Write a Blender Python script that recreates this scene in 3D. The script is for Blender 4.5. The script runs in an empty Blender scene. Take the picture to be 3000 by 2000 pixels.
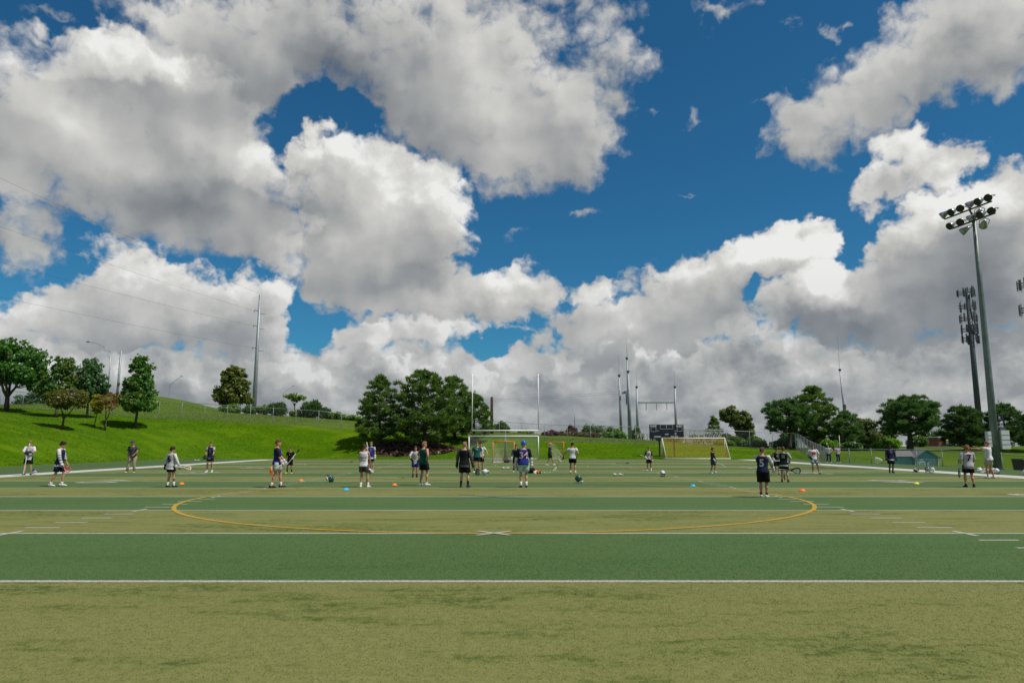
import bpy, bmesh, math, random
import numpy as np
from mathutils import Vector, Matrix, noise as mnoise
R = math.radians
scene = bpy.context.scene
COL = scene.collection

# ------------------------------------------------------------------ camera
cam_data = bpy.data.cameras.new('camera')
cam = bpy.data.objects.new('camera', cam_data)
COL.objects.link(cam)
cam.location = (0, 0, 1.593)
cam.rotation_euler = (R(90) + 0.1424, 0, 0)
cam_data.sensor_width = 36.0
cam_data.lens = 36.0 * 2100.0 / 3000.0
cam_data.clip_end = 5000
scene.camera = cam

# ------------------------------------------------------------------ sun, exposure
SUN_AZ, SUN_EL = 114.0, 58.0          # degrees clockwise from the view axis (+y), above the horizon
sun_data = bpy.data.lights.new('sun', 'SUN')
sun_data.energy = 4.2
sun_data.angle = R(0.53)
sun_data.color = (1.0, 0.95, 0.86)
sun = bpy.data.objects.new('sun', sun_data)
COL.objects.link(sun)
sd = Vector((math.sin(R(SUN_AZ)) * math.cos(R(SUN_EL)), math.cos(R(SUN_AZ)) * math.cos(R(SUN_EL)), math.sin(R(SUN_EL))))
sun.rotation_euler = (-sd).to_track_quat('-Z', 'Y').to_euler()
sun.location = (60, 0, 80)
vs = scene.view_settings
vs.view_transform = 'Standard'
vs.look = 'None'
vs.exposure = 0.0
vs.gamma = 1.0
vs.use_curve_mapping = False
scene.cycles.use_denoising = True
scene.cycles.max_bounces = 6
scene.cycles.diffuse_bounces = 3
scene.cycles.glossy_bounces = 2
scene.cycles.transmission_bounces = 4
scene.cycles.transparent_max_bounces = 8


# ------------------------------------------------------------------ node helper
class NT:
    def __init__(self, tree):
        self.t = tree
        self.n = tree.nodes
        self.l = tree.links
    def set(self, sock, v):
        if isinstance(v, bpy.types.NodeSocket):
            self.l.new(v, sock)
        elif v is not None:
            if hasattr(sock.default_value, '__len__') and not hasattr(v, '__len__'):
                v = [v] * len(sock.default_value)
            if hasattr(v, '__len__') and len(sock.default_value) == 4 and len(v) == 3:
                v = (*v, 1)
            sock.default_value = v
    def m(self, op, a, b=None, c=None, clamp=False):
        n = self.n.new('ShaderNodeMath'); n.operation = op; n.use_clamp = clamp
        for i, v in enumerate((a, b, c)):
            if v is not None: self.set(n.inputs[i], v)
        return n.outputs[0]
    def v(self, op, a, b=None, scale=None):
        n = self.n.new('ShaderNodeVectorMath'); n.operation = op
        self.set(n.inputs[0], a)
        if b is not None: self.set(n.inputs[1], b)
        if scale is not None: self.set(n.inputs['Scale'], scale)
        return n.outputs['Value'] if op in ('LENGTH', 'DOT_PRODUCT', 'DISTANCE') else n.outputs[0]
    def sep(self, a):
        n = self.n.new('ShaderNodeSeparateXYZ'); self.set(n.inputs[0], a); return n.outputs
    def comb(self, x=0., y=0., z=0.):
        n = self.n.new('ShaderNodeCombineXYZ')
        for s, v in zip(n.inputs, (x, y, z)): self.set(s, v)
        return n.outputs[0]
    def noise(self, vec, scale, detail=3., rough=.5, dist=0., dim='3D', color=False, lac=2.0):
        n = self.n.new('ShaderNodeTexNoise'); n.noise_dimensions = dim
        self.set(n.inputs['Vector'], vec)
        for k, x in (('Scale', scale), ('Detail', detail), ('Roughness', rough), ('Distortion', dist), ('Lacunarity', lac)):
            self.set(n.inputs[k], x)
        return n.outputs[1 if color else 0]
    def voro(self, vec, scale, detail=0., rough=.5, feature='F1', smooth=1.0, dim='3D'):
        n = self.n.new('ShaderNodeTexVoronoi'); n.feature = feature; n.voronoi_dimensions = dim
        self.set(n.inputs['Vector'], vec); self.set(n.inputs['Scale'], scale)
        self.set(n.inputs['Detail'], detail); self.set(n.inputs['Roughness'], rough)
        if feature == 'SMOOTH_F1': self.set(n.inputs['Smoothness'], smooth)
        return n.outputs['Distance']
    def mapping(self, vec, loc=(0, 0, 0), rot=(0, 0, 0), scale=(1, 1, 1), kind='POINT'):
        n = self.n.new('ShaderNodeMapping'); n.vector_type = kind
        self.set(n.inputs['Vector'], vec)
        n.inputs['Location'].default_value = loc
        n.inputs['Rotation'].default_value = rot
        n.inputs['Scale'].default_value = scale
        return n.outputs[0]
    def grad(self, vec, kind='SPHERICAL'):
        n = self.n.new('ShaderNodeTexGradient'); n.gradient_type = kind
        self.set(n.inputs[0], vec); return n.outputs['Fac']
    def mix(self, f, a, b, blend='MIX', clamp=False):
        n = self.n.new('ShaderNodeMix'); n.data_type = 'RGBA'; n.blend_type = blend; n.clamp_result = clamp
        self.set(n.inputs[0], f); self.set(n.inputs[6], a); self.set(n.inputs[7], b)
        return n.outputs[2]
    def rng(self, v, a, b, c=0., d=1., kind='SMOOTHSTEP'):
        n = self.n.new('ShaderNodeMapRange'); n.interpolation_type = kind
        for i, x in enumerate((v, a, b, c, d)): self.set(n.inputs[i], x)
        return n.outputs[0]


# ------------------------------------------------------------------ sky: atmosphere and cumulus
# cloud banks from the farthest to the nearest: azimuth, elevation, radii (degrees), tilt, weight (negative = clear gap)
CLOUDS = {
    'horizon': [(-29.5,5.1,14.3,2.7,0,1.2), (-17.7,4.6,15.5,3.0,0,1.2), (-9.6,6.1,13.2,3.1,0,1.2), (2.6,4.5,21.4,3.4,0,1.2), (16.1,5.0,20.0,4.0,0,1.2), 
        (28.0,4.3,17.1,4.1,0,1.2), (6.1,7.2,10.4,2.6,0,1.0), (-34.4,6.3,5.4,3.0,0,1.1), (34.6,6.3,5.4,4.3,0,1.0), (-1.6,7.8,2.6,1.4,0,-1.2), 
        (-15.6,8.3,2.3,2.0,0,-1.2),],
    'far': [(-28.5,10.8,6.8,4.6,0,1.4), (-30.0,9.0,5.6,3.2,0,1.0), (-24.7,9.5,8.7,3.6,0,1.2), (-34.5,7.9,5.4,2.4,0,1.2), (-34.6,9.4,2.5,1.7,0,0.6), 
        (-18.4,11.8,2.2,3.9,0,0.55), (-19.7,10.3,4.5,4.2,0,1.1), (-18.2,6.6,7.6,2.2,0,1.0), (6.5,12.9,4.3,1.8,0,1.15), (5.1,10.3,6.8,3.1,0,1.0), 
        (14.0,11.1,7.5,4.8,0,1.3), (18.1,13.5,8.2,3.4,15,1.3), (21.0,14.6,6.1,3.4,10,1.2), (23.8,15.1,2.3,2.1,0,0.8), (16.2,8.6,11.2,3.5,0,1.2), 
        (9.6,8.5,8.2,3.1,0,1.1), (0.3,7.1,3.3,2.2,0,1.2), (0.8,5.9,4.7,2.1,0,0.8), (6.8,6.0,3.1,1.3,0,1.2), (-5.5,9.3,7.8,2.3,0,1.1), 
        (-10.6,7.5,8.1,2.6,0,1.1), (-16.1,9.5,2.5,4.0,0,-1.3), (-1.6,7.8,2.9,1.3,0,-1.0), (19.3,11.6,1.7,1.2,0,-0.6),],
    'bank': [(28.4,9.8,10.3,5.5,0,1.4), (32.4,13.5,6.5,4.8,0,1.4), (30.4,15.6,3.6,2.4,0,1.0), (35.4,16.8,3.3,3.3,0,1.2), (35.6,10.8,5.3,8.4,0,1.3), 
        (23.2,10.5,4.9,3.8,0,1.1), (26.0,11.9,3.5,2.8,0,1.0), (26.1,14.4,2.2,2.3,0,-0.8),],
    'mid': [(-9.9,19.0,8.9,6.4,0,1.4), (-13.4,20.1,5.7,4.4,0,1.1), (-13.9,15.5,5.1,5.5,0,1.2), (-6.3,18.5,4.8,4.0,0,1.0), (-10.4,13.6,8.8,5.1,0,1.3), 
        (-5.9,11.7,11.5,3.2,0,1.4), (0.5,12.1,4.5,3.4,0,1.2), (-16.9,21.4,3.0,1.7,20,0.9), (-15.8,23.5,1.8,1.1,35,1.0), (-13.8,10.8,3.0,3.0,0,0.6), 
        (30.7,19.3,5.1,2.7,8,1.4), (27.8,17.8,2.6,1.9,0,1.1), (30.0,20.7,2.1,1.4,0,0.8), (33.9,19.5,3.2,1.3,0,1.0), (32.5,17.9,2.7,1.5,0,0.8),],
    'left': [(-34.6,23.6,11.3,5.2,0,1.5), (-25.9,22.6,10.7,7.5,0,1.5), (-27.8,17.5,12.3,4.3,-8,1.4), (-34.8,19.7,5.6,4.5,0,1.3), (-20.0,17.9,5.3,4.5,0,1.3), 
        (-21.4,20.6,5.2,4.6,0,1.2), (-18.5,14.8,3.9,3.4,0,1.0), (-35.6,15.6,2.9,4.6,0,1.1), (-34.9,12.9,2.7,3.0,0,1.1), (-24.5,15.5,10.7,2.8,0,1.2), 
        (26.8,24.4,8.8,4.9,30,1.5), (31.8,26.0,8.9,4.4,35,1.5), (36.7,27.1,6.2,4.1,30,1.4), (23.0,22.2,3.3,2.7,0,1.2), (35.8,23.6,3.7,2.4,0,1.0), 
        (20.9,24.8,2.4,1.0,-10,0.7), (-23.0,26.7,7.1,4.8,0,1.2), (-28.6,27.3,9.1,2.9,0,1.1), (-32.4,28.7,9.7,1.5,6,-1.2), (-18.3,24.1,2.7,2.8,0,-0.9),],
    'near': [(-15.2,30.4,18.6,6.0,0,1.5), (-2.1,29.8,14.4,9.0,0,1.5), (2.0,24.5,8.8,5.3,0,1.3), (-6.5,25.7,7.6,3.8,0,1.2), (-6.4,23.0,5.9,2.4,0,0.9), 
        (-26.9,28.8,6.3,2.4,0,0.9), (-21.9,28.9,7.2,5.1,0,1.3), (-19.1,26.4,4.0,4.0,0,0.9), (5.6,24.4,5.2,4.8,0,1.2), (-1.7,21.9,4.9,3.0,0,0.9), 
        (4.5,21.6,4.3,2.5,0,0.8), (9.8,29.8,4.3,2.7,0,0.95), (9.1,32.4,4.9,2.1,0,0.6), (19.0,31.9,4.5,1.1,0,0.95), (26.3,29.3,1.4,0.8,0,0.85), 
        (15.2,24.7,1.8,1.9,0,0.72), (5.2,18.1,3.0,0.8,0,0.85), (11.4,25.2,1.6,0.7,0,0.7), (13.6,18.5,2.0,0.4,0,0.7), (22.8,29.6,2.1,2.5,0,0.55), 
        (16.6,30.8,2.6,1.7,0,0.6), (-29.1,29.8,4.7,0.8,8,0.7), (-34.7,27.9,4.6,0.7,0,0.6), (0.5,16.9,1.6,0.8,0,0.65), (-14.8,24.8,5.2,1.9,0,-1.2), 
        (-17.4,24.9,2.5,1.7,0,-0.8), (14.1,31.1,3.2,1.7,0,-0.5),],
}
#            lit   wide  detail thick  edge  belly
BANK_LOOK = {
    'horizon': (.53, .22, .90, .12, .50, .10),
    'far':     (.66, .26, .30, .17, .30, .25),
    'bank':    (.58, .28, .28, .24, .32, .25),
    'mid':     (.72, .24, .26, .19, .36, .30),
    'left':    (.68, .16, .18, .23, .58, .30),
    'near':    (.67, .12, .16, .23, .62, .25),
}
# shade painted on the bellies (negative) and light on the shoulders of the banks
BANK_SHADING = [
    (-14.4,29.0,12.4,5.6,-0.42), (0.1,28.0,8.3,6.3,0.26), (6.0,24.4,4.3,4.2,0.1), (-28.4,21.0,12.8,3.9,0.2), (-34.3,22.9,8.0,2.8,0.12), (-24.0,17.1,11.4,3.2,-0.3), 
    (-18.0,18.1,4.5,4.8,-0.25), (-8.5,20.4,7.5,4.4,0.16), (-9.7,12.6,11.6,2.8,-0.34), (-0.9,11.1,6.4,1.6,-0.2), (26.5,23.7,5.2,3.0,0.22), (34.9,24.4,5.7,2.4,-0.28), 
    (27.0,9.3,12.8,3.3,-0.24), (33.7,10.7,4.6,4.7,-0.22), (-28.6,12.2,5.5,2.3,0.16), (-23.2,9.2,5.5,2.4,-0.1), (14.8,13.4,9.7,2.5,0.12), (17.9,8.6,9.2,2.0,-0.12), 
    (-35.1,15.4,2.6,2.9,0.15), (-6.4,23.4,6.5,2.9,-0.2), (-32.9,25.7,8.3,1.6,-0.12),
]
def make_world():
    w = bpy.data.worlds.new('World')
    scene.world = w
    w.use_nodes = True
    w.node_tree.nodes.clear()
    t = NT(w.node_tree)
    tc = t.n.new('ShaderNodeTexCoord')
    d = t.v('NORMALIZE', tc.outputs['Generated'])
    x, y, z = t.sep(d)
    P = t.comb(t.m('MULTIPLY', t.m('ARCTAN2', x, y), 57.2958), t.m('MULTIPLY', t.m('ARCSINE', z), 57.2958), 0.)
    az = t.m('ABSOLUTE', t.sep(P)[0])
    el = t.sep(P)[1]
    # ragged, cauliflower outlines
    w1 = t.v('SCALE', t.v('SUBTRACT', t.noise(P, 0.14, 1, .5, color=True, dim='2D'), (.5, .5, .5)), scale=3.5)
    w2 = t.v('SCALE', t.v('SUBTRACT', t.noise(P, 0.55, 3, .55, color=True, dim='2D'), (.5, .5, .5)), scale=2.4)
    Q = t.mapping(t.v('ADD', P, t.v('ADD', w1, w2)), scale=(1, 1, 0))
    QL = t.mapping(Q, loc=(1.3, 2.9, 0))
    def bump(q, a, e, ra, re, rot):
        # 1 at the middle of one bank falling to 0 at its rim
        n = t.n.new('ShaderNodeTexGradient'); n.gradient_type = 'SPHERICAL'
        tm = n.texture_mapping
        tm.vector_type = 'TEXTURE'
        tm.translation = (a, e, 0); tm.rotation = (0, 0, R(rot)); tm.scale = (ra, re, 1)
        t.l.new(q, n.inputs[0]); return n.outputs['Fac']
    def puffs(p):
        pf = t.v('MULTIPLY', t.v('ADD', p, t.v('SCALE', w2, scale=.35)), (1, 1.2, 1))
        b = t.m('SUBTRACT', 0.5, t.voro(pf, 0.42, 2.0, 0.5, dim='2D'))
        f = t.m('SUBTRACT', t.noise(pf, 0.75, 6, .6, .2, dim='2D'), .5)
        return t.m('MULTIPLY_ADD', b, 0.36, t.m('MULTIPLY', f, 0.66))
    n0 = puffs(P)
    n1 = puffs(t.v('ADD', P, (0.35, 0.6, 0)))
    dn = t.m('SUBTRACT', n0, n1)
    soft = t.m('SUBTRACT', t.noise(P, 0.10, 3, .5, dim='2D'), .5)
    # rounded swellings inside the banks, lit from the upper right
    ps = t.v('ADD', P, t.v('SCALE', w2, scale=.5))
    swell = t.m('SUBTRACT', t.noise(ps, 0.20, 2, .5, dim='2D'), t.noise(t.v('ADD', ps, (0.9, 1.5, 0)), 0.20, 2, .5, dim='2D'))
    soft = t.m('MULTIPLY_ADD', swell, .85, soft)
    for (a, e, ra, re, wt) in BANK_SHADING:
        soft = t.m('MULTIPLY_ADD', bump(Q, a, e, ra, re, 0), wt * 1.45, soft)
    # far from the photographed quarter of the sky: the same broken cumulus, by noise alone
    away = t.m('MAXIMUM', t.rng(az, 37, 46), t.rng(el, 32, 38))
    generic = t.m('MULTIPLY', t.m('MULTIPLY', t.rng(t.noise(P, 0.055, 1, .5, dim='2D'), .40, .62), 1.4), away)
    low = t.rng(el, 9.0, 2.0, 0.0, 1.6)                                  # banks close up towards the horizon
    def field(blobs, q):
        acc = None; neg = None
        for (a, e, ra, re, rot, wt) in blobs:
            s = bump(q, a, e, ra, re, rot)
            if wt > 0: acc = t.m('MULTIPLY_ADD', s, wt, 0.0 if acc is None else acc)
            else: neg = t.m('MULTIPLY_ADD', s, wt, 0.0 if neg is None else neg)
        return acc, neg
    # rows of small far cumulus, foreshortened towards the horizon
    qr = t.sep(t.v('ADD', P, t.v('SCALE', w2, scale=.4)))
    pr = t.comb(qr[0], t.m('MULTIPLY', t.m('LOGARITHM', t.m('MAXIMUM', t.m('ADD', qr[1], 4.0), 1.0), 2.7183), 11.0), 0.)
    r0 = t.noise(pr, 0.22, 4, .55, dim='2D')
    r1 = t.noise(t.v('ADD', pr, (0.6, 1.5, 0)), 0.22, 4, .55, dim='2D')
    rows = t.m('SUBTRACT', r0, r1)
    STR = 0.10
    sky = t.n.new('ShaderNodeTexSky')
    sky.sky_type = 'NISHITA'
    sky.sun_disc = False
    sky.sun_elevation = R(SUN_EL)
    sky.sun_rotation = R(SUN_AZ)
    sky.altitude = 300
    sky.air_density = 1.0
    sky.dust_density = 0.3
    sky.ozone_density = 3.0
    col = t.mix(1.0, sky.outputs[0], (0.175, 0.56, 0.71), 'MULTIPLY')
    haze = t.rng(el, 15, 1, 0, 0.45)
    T0 = 0.40
    for nm, blobs in CLOUDS.items():
        l0, wide_k, det_k, thick_k, edge, belly = BANK_LOOK[nm]
        acc, neg = field(blobs, Q)
        accL, negL = field(blobs, QL)
        if nm == 'horizon':
            acc = t.m('ADD', acc, low); accL = t.m('ADD', accL, low)
        if nm == 'near':
            acc = t.m('ADD', acc, generic); accL = t.m('ADD', accL, generic)
        def sat(a, n):
            a = t.m('DIVIDE', a, t.m('MULTIPLY_ADD', a, 0.42, 0.75))     # soft saturation of overlapping banks
            return a if n is None else t.m('ADD', a, n)
        D = sat(acc, neg); DL = sat(accL, negL)
        full = t.m('ADD', D, n0)
        alpha = t.rng(full, T0 - 0.06, T0 + edge)
        thick = t.rng(DL, T0 - .1, 1.5)
        # light reaching this part of the cloud: less cloud towards the sun means brighter
        if nm == 'horizon':
            lit = t.m('MULTIPLY_ADD', rows, 1.6, l0)
        else:
            lit = t.m('MULTIPLY_ADD', t.m('MULTIPLY', dn, t.rng(thick, 0, 1, 1.0, 0.25)), det_k, l0)
        lit = t.m('MULTIPLY_ADD', t.m('SUBTRACT', D, DL), wide_k, lit)
        lit = t.m('MULTIPLY_ADD', soft, 0.5, lit)
        lit = t.m('SUBTRACT', lit, t.m('MULTIPLY', thick, thick_k), clamp=True)
        ramp = t.n.new('ShaderNodeValToRGB')
        cr = ramp.color_ramp
        cr.elements[0].position = 0.0; cr.elements[0].color = (0.15, 0.17, 0.195, 1)
        cr.elements[1].position = 1.0; cr.elements[1].color = (0.84, 0.84, 0.82, 1)
        e = cr.elements.new(0.28); e.color = (0.27, 0.285, 0.30, 1)
        e = cr.elements.new(0.58); e.color = (0.455, 0.46, 0.45, 1)
        e = cr.elements.new(0.84); e.color = (0.625, 0.62, 0.60, 1)
        t.set(ramp.inputs[0], lit)
        cl = t.v('SCALE', ramp.outputs[0], scale=1.0 / STR)
        if nm in ('horizon', 'far', 'bank'):
            cl = t.mix(haze, cl, (3.3, 3.6, 3.85))
        col = t.mix(alpha, col, cl)
    bg = t.n.new('ShaderNodeBackground')
    t.set(bg.inputs[0], col); bg.inputs[1].default_value = STR
    out = t.n.new('ShaderNodeOutputWorld')
    t.l.new(bg.outputs[0], out.inputs[0])
    w.cycles.sampling_method = 'MANUAL'
    w.cycles.sample_map_resolution = 512
make_world()



# ------------------------------------------------------------------ scene helpers
def new_obj(name, mesh, parent=None, kind=None):
    o = bpy.data.objects.new(name, mesh)
    COL.objects.link(o)
    if parent is not None: o.parent = parent
    if kind: o['kind'] = kind
    return o
def tag(o, label, cat, group=None):
    o['label'] = label; o['category'] = cat
    if group: o['group'] = group
    return o
def thing(name, label, cat, loc=(0, 0, 0), rotz=0., group=None):
    o = bpy.data.objects.new(name, None)
    COL.objects.link(o)
    o.empty_display_size = .2
    o.location = loc; o.rotation_euler = (0, 0, rotz)
    return tag(o, label, cat, group)
def copy_tree(o, parent=None):
    c = o.copy(); COL.objects.link(c); c.parent = parent
    for ch in [q for q in o.children]: copy_tree(ch, c)
    return c

class MB:
    """collects verts and faces; build() links them as one mesh object"""
    def __init__(self):
        self.v = []; self.f = []
    def add(self, vs, fs):
        k = len(self.v); self.v += [tuple(p) for p in vs]
        self.f += [tuple(i + k for i in f) for f in fs]
        return self
    def box(self, c, s, rot=None, m=None):
        hx, hy, hz = s[0] / 2, s[1] / 2, s[2] / 2
        vs = [Vector((x, y, z)) for x in (-hx, hx) for y in (-hy, hy) for z in (-hz, hz)]
        if rot is not None: vs = [rot @ p for p in vs]
        vs = [p + Vector(c) for p in vs]
        if m is not None: vs = [m @ p for p in vs]
        return self.add(vs, [(0, 1, 3, 2), (4, 6, 7, 5), (0, 4, 5, 1), (2, 3, 7, 6), (0, 2, 6, 4), (1, 5, 7, 3)])
    def loft(self, rings, cap=True, close=False):
        n = len(rings[0]); vs = [p for r in rings for p in r]; fs = []
        m = len(rings)
        for i in range(m if close else m - 1):
            a = i * n; b = ((i + 1) % m) * n
            for j in range(n):
                k = (j + 1) % n
                fs.append((a + j, a + k, b + k, b + j))
        if cap and not close:
            fs.append(tuple(range(n - 1, -1, -1))); fs.append(tuple(range((m - 1) * n, m * n)))
        return self.add(vs, fs)
    def tube(self, pts, radii, n=8, cap=True, close=False, flat=1.0, up=None):
        pts = [Vector(p) for p in pts]
        if not hasattr(radii, '__len__'): radii = [radii] * len(pts)
        rings = []; ref = None
        for i, p in enumerate(pts):
            if close: t = pts[(i + 1) % len(pts)] - pts[i - 1]
            else: t = pts[min(i + 1, len(pts) - 1)] - pts[max(i - 1, 0)]
            if t.length < 1e-9: t = Vector((0, 0, 1))
            t.normalize()
            if ref is None:
                ref = Vector(up) if up is not None else (Vector((0, 0, 1)) if abs(t.z) < .9 else Vector((1, 0, 0)))
            a = (ref - t * ref.dot(t))
            if a.length < 1e-6: a = t.orthogonal()
            a.normalize(); b = t.cross(a); ref = a
            r = radii[i]
            rings.append([p + a * (math.cos(2 * math.pi * j / n) * r) + b * (math.sin(2 * math.pi * j / n) * r * flat) for j in range(n)])
        return self.loft(rings, cap, close)
    def cyl(self, p0, p1, r0, r1=None, n=10, cap=True):
        return self.tube([p0, p1], [r0, r0 if r1 is None else r1], n, cap)
    def ball(self, c, r, nu=12, nv=8, m=None):
        if not hasattr(r, '__len__'): r = (r, r, r)
        rings = []
        for i in range(nv + 1):
            th = math.pi * min(max(i / nv, 0.02), 0.98)
            ring = [Vector((c[0] + r[0] * math.sin(th) * math.cos(2 * math.pi * j / nu), c[1] + r[1] * math.sin(th) * math.sin(2 * math.pi * j / nu), c[2] - r[2] * math.cos(th))) for j in range(nu)]
            if m is not None: ring = [m @ p for p in ring]
            rings.append(ring)
        return self.loft(rings)
    def xform(self, m):
        self.v = [tuple(m @ Vector(p)) for p in self.v]; return self
    def mesh(self, name, mat=None, smooth=False):
        me = bpy.data.meshes.new(name)
        me.from_pydata(self.v, [], self.f); me.update()
        if smooth: me.polygons.foreach_set('use_smooth', [True] * len(me.polygons))
        if mat is not None: me.materials.append(mat)
        return me
    def build(self, name, mat=None, parent=None, smooth=False, kind=None):
        return new_obj(name, self.mesh(name, mat, smooth), parent, kind)

def np_mesh(name, verts, faces, mat, smooth=False):
    """verts (n,3) array, faces (m,k) array with k = 3 or 4"""
    me = bpy.data.meshes.new(name)
    k = faces.shape[1]
    me.vertices.add(len(verts)); me.vertices.foreach_set('co', verts.astype(np.float32).ravel())
    me.loops.add(faces.size); me.loops.foreach_set('vertex_index', faces.astype(np.int32).ravel())
    me.polygons.add(len(faces))
    me.polygons.foreach_set('loop_start', np.arange(0, faces.size, k, dtype=np.int32))
    if smooth: me.polygons.foreach_set('use_smooth', np.ones(len(faces), dtype=bool))
    me.update(calc_edges=True)
    if mat is not None: me.materials.append(mat)
    return me

def text_data(body, size=1.0, weight=0.0, align='CENTER'):
    """lettering as flat triangles: (verts, faces) in the xy plane, centred"""
    cu = bpy.data.curves.new('lettering', 'FONT')
    cu.body = body; cu.size = size; cu.align_x = align; cu.align_y = 'CENTER'
    cu.offset = weight * size; cu.resolution_u = 3; cu.fill_mode = 'FRONT'
    o = bpy.data.objects.new('lettering', cu); COL.objects.link(o)
    dg = bpy.context.evaluated_depsgraph_get()
    me = bpy.data.meshes.new_from_object(o.evaluated_get(dg))
    vs = [v.co.copy() for v in me.vertices]; fs = [tuple(p.vertices) for p in me.polygons]
    bpy.data.objects.remove(o); bpy.data.curves.remove(cu); bpy.data.meshes.remove(me)
    return vs, fs

# ------------------------------------------------------------------ materials
MATS = {}
def mat(name, col, rough=.7, var=.12, scale=6., metal=0., spec=.3, bump=0., coat=0., var2=None, coords='Object'):
    """plain procedural material: a colour broken up by noise, a little relief"""
    if name in MATS: return MATS[name]
    m = bpy.data.materials.new(name); m.use_nodes = True
    t = NT(m.node_tree); m.node_tree.nodes.clear()
    out = t.n.new('ShaderNodeOutputMaterial'); b = t.n.new('ShaderNodeBsdfPrincipled')
    t.l.new(b.outputs[0], out.inputs[0])
    tc = t.n.new('ShaderNodeTexCoord').outputs[coords]
    n = t.noise(tc, scale, 4, .6)
    dark = tuple(c * (1 - var) for c in col); light = tuple(min(1, c * (1 + var)) for c in (var2 or col))
    t.set(b.inputs['Base Color'], t.mix(t.rng(n, .3, .7), dark, light))
    t.set(b.inputs['Roughness'], t.m('MULTIPLY_ADD', n, .2, rough - .1))
    b.inputs['Metallic'].default_value = metal
    b.inputs['Specular IOR Level'].default_value = spec
    b.inputs['Coat Weight'].default_value = coat
    if bump:
        bn = t.n.new('ShaderNodeBump'); bn.inputs['Strength'].default_value = bump; bn.inputs['Distance'].default_value = .02
        t.set(bn.inputs['Height'], n); t.l.new(bn.outputs[0], b.inputs['Normal'])
    MATS[name] = m
    return m

def leaf_mat(name, c1, c2, trans=.30, hue=None):
    if name in MATS: return MATS[name]
    m = bpy.data.materials.new(name); m.use_nodes = True
    t = NT(m.node_tree); m.node_tree.nodes.clear()
    out = t.n.new('ShaderNodeOutputMaterial')
    geo = t.n.new('ShaderNodeNewGeometry')
    rnd = geo.outputs['Random Per Island']
    big = t.noise(geo.outputs['Position'], .9, 2, .5)
    col = t.mix(t.m('MULTIPLY_ADD', rnd, .7, t.m('MULTIPLY', t.rng(big, .35, .65), .4), clamp=True), c1, c2)
    if hue is not None:
        col = t.mix(t.m('MULTIPLY', t.rng(rnd, .82, .86), t.rng(big, .45, .6)), col, hue)
    d = t.n.new('ShaderNodeBsdfDiffuse'); t.set(d.inputs[0], col)
    tr = t.n.new('ShaderNodeBsdfTranslucent'); t.set(tr.inputs[0], t.mix(1., col, (1.25, 1.25, .6), 'MULTIPLY'))
    gl = t.n.new('ShaderNodeBsdfGlossy'); gl.inputs['Roughness'].default_value = .45; gl.inputs[0].default_value = (.8, .9, .8, 1)
    mx = t.n.new('ShaderNodeMixShader'); mx.inputs[0].default_value = trans
    t.l.new(d.outputs[0], mx.inputs[1]); t.l.new(tr.outputs[0], mx.inputs[2])
    mg = t.n.new('ShaderNodeMixShader'); mg.inputs[0].default_value = .035
    t.l.new(mx.outputs[0], mg.inputs[1]); t.l.new(gl.outputs[0], mg.inputs[2])
    t.l.new(mg.outputs[0], out.inputs[0])
    MATS[name] = m
    return m

def turf_mat(name, c_lo, c_hi, c_patch, patch=.55, fibre=False):
    """artificial turf: fine fibre grain, brushed streaks across the field, worn darker patches"""
    m = bpy.data.materials.new(name); m.use_nodes = True
    t = NT(m.node_tree); m.node_tree.nodes.clear()
    out = t.n.new('ShaderNodeOutputMaterial'); b = t.n.new('ShaderNodeBsdfPrincipled')
    geo = t.n.new('ShaderNodeNewGeometry'); pos = geo.outputs['Position']
    mid = t.noise(pos, 11., 3, .65)
    if fibre: f = t.m('MULTIPLY_ADD', geo.outputs['Random Per Island'], .5, t.m('MULTIPLY', mid, .5))
    else: f = t.m('MULTIPLY_ADD', t.noise(pos, 95., 2, .7), .55, t.m('MULTIPLY', mid, .45))
    streak = t.noise(t.v('MULTIPLY', pos, (.38, 1.3, 0)), 2.1, 6, .66, .5)
    wide = t.noise(t.v('MULTIPLY', pos, (.22, .8, 0)), .6, 3, .55)
    band = t.noise(t.v('MULTIPLY', pos, (.13, 1.0, 0)), 2.0, 4, .65, .3)
    col = t.mix(t.rng(f, .25, .75), c_lo, c_hi)
    p = t.rng(t.m('MULTIPLY_ADD', wide, .5, t.m('MULTIPLY', streak, .62)), .545, .67)
    p = t.m('MULTIPLY', p, t.rng(t.noise(pos, 7., 5, .75), .42, .58, .12, 1.0))
    p = t.m('MULTIPLY', t.m('MAXIMUM', p, t.m('MULTIPLY', t.rng(band, .54, .70, 0, .7), t.rng(t.sep(pos)[1], 8., 18.))), patch)
    col = t.mix(p, col, c_patch)
    col = t.mix(t.rng(wide, .3, .7, 0., .3), col, t.mix(1., col, (.82, .92, .78), 'MULTIPLY'))
    if fibre:
        d = t.n.new('ShaderNodeBsdfDiffuse'); t.set(d.inputs[0], col)
        tr = t.n.new('ShaderNodeBsdfTranslucent'); t.set(tr.inputs[0], col)
        mx = t.n.new('ShaderNodeMixShader'); mx.inputs[0].default_value = .35
        t.l.new(d.outputs[0], mx.inputs[1]); t.l.new(tr.outputs[0], mx.inputs[2]); t.l.new(mx.outputs[0], out.inputs[0])
    else:
        t.l.new(b.outputs[0], out.inputs[0])
        t.set(b.inputs['Base Color'], col)
        b.inputs['Roughness'].default_value = .85
        b.inputs['Specular IOR Level'].default_value = .12
        bn = t.n.new('ShaderNodeBump'); bn.inputs['Strength'].default_value = .45; bn.inputs['Distance'].default_value = .01
        t.set(bn.inputs['Height'], f); t.l.new(bn.outputs[0], b.inputs['Normal'])
    MATS[name] = m
    return m

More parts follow.
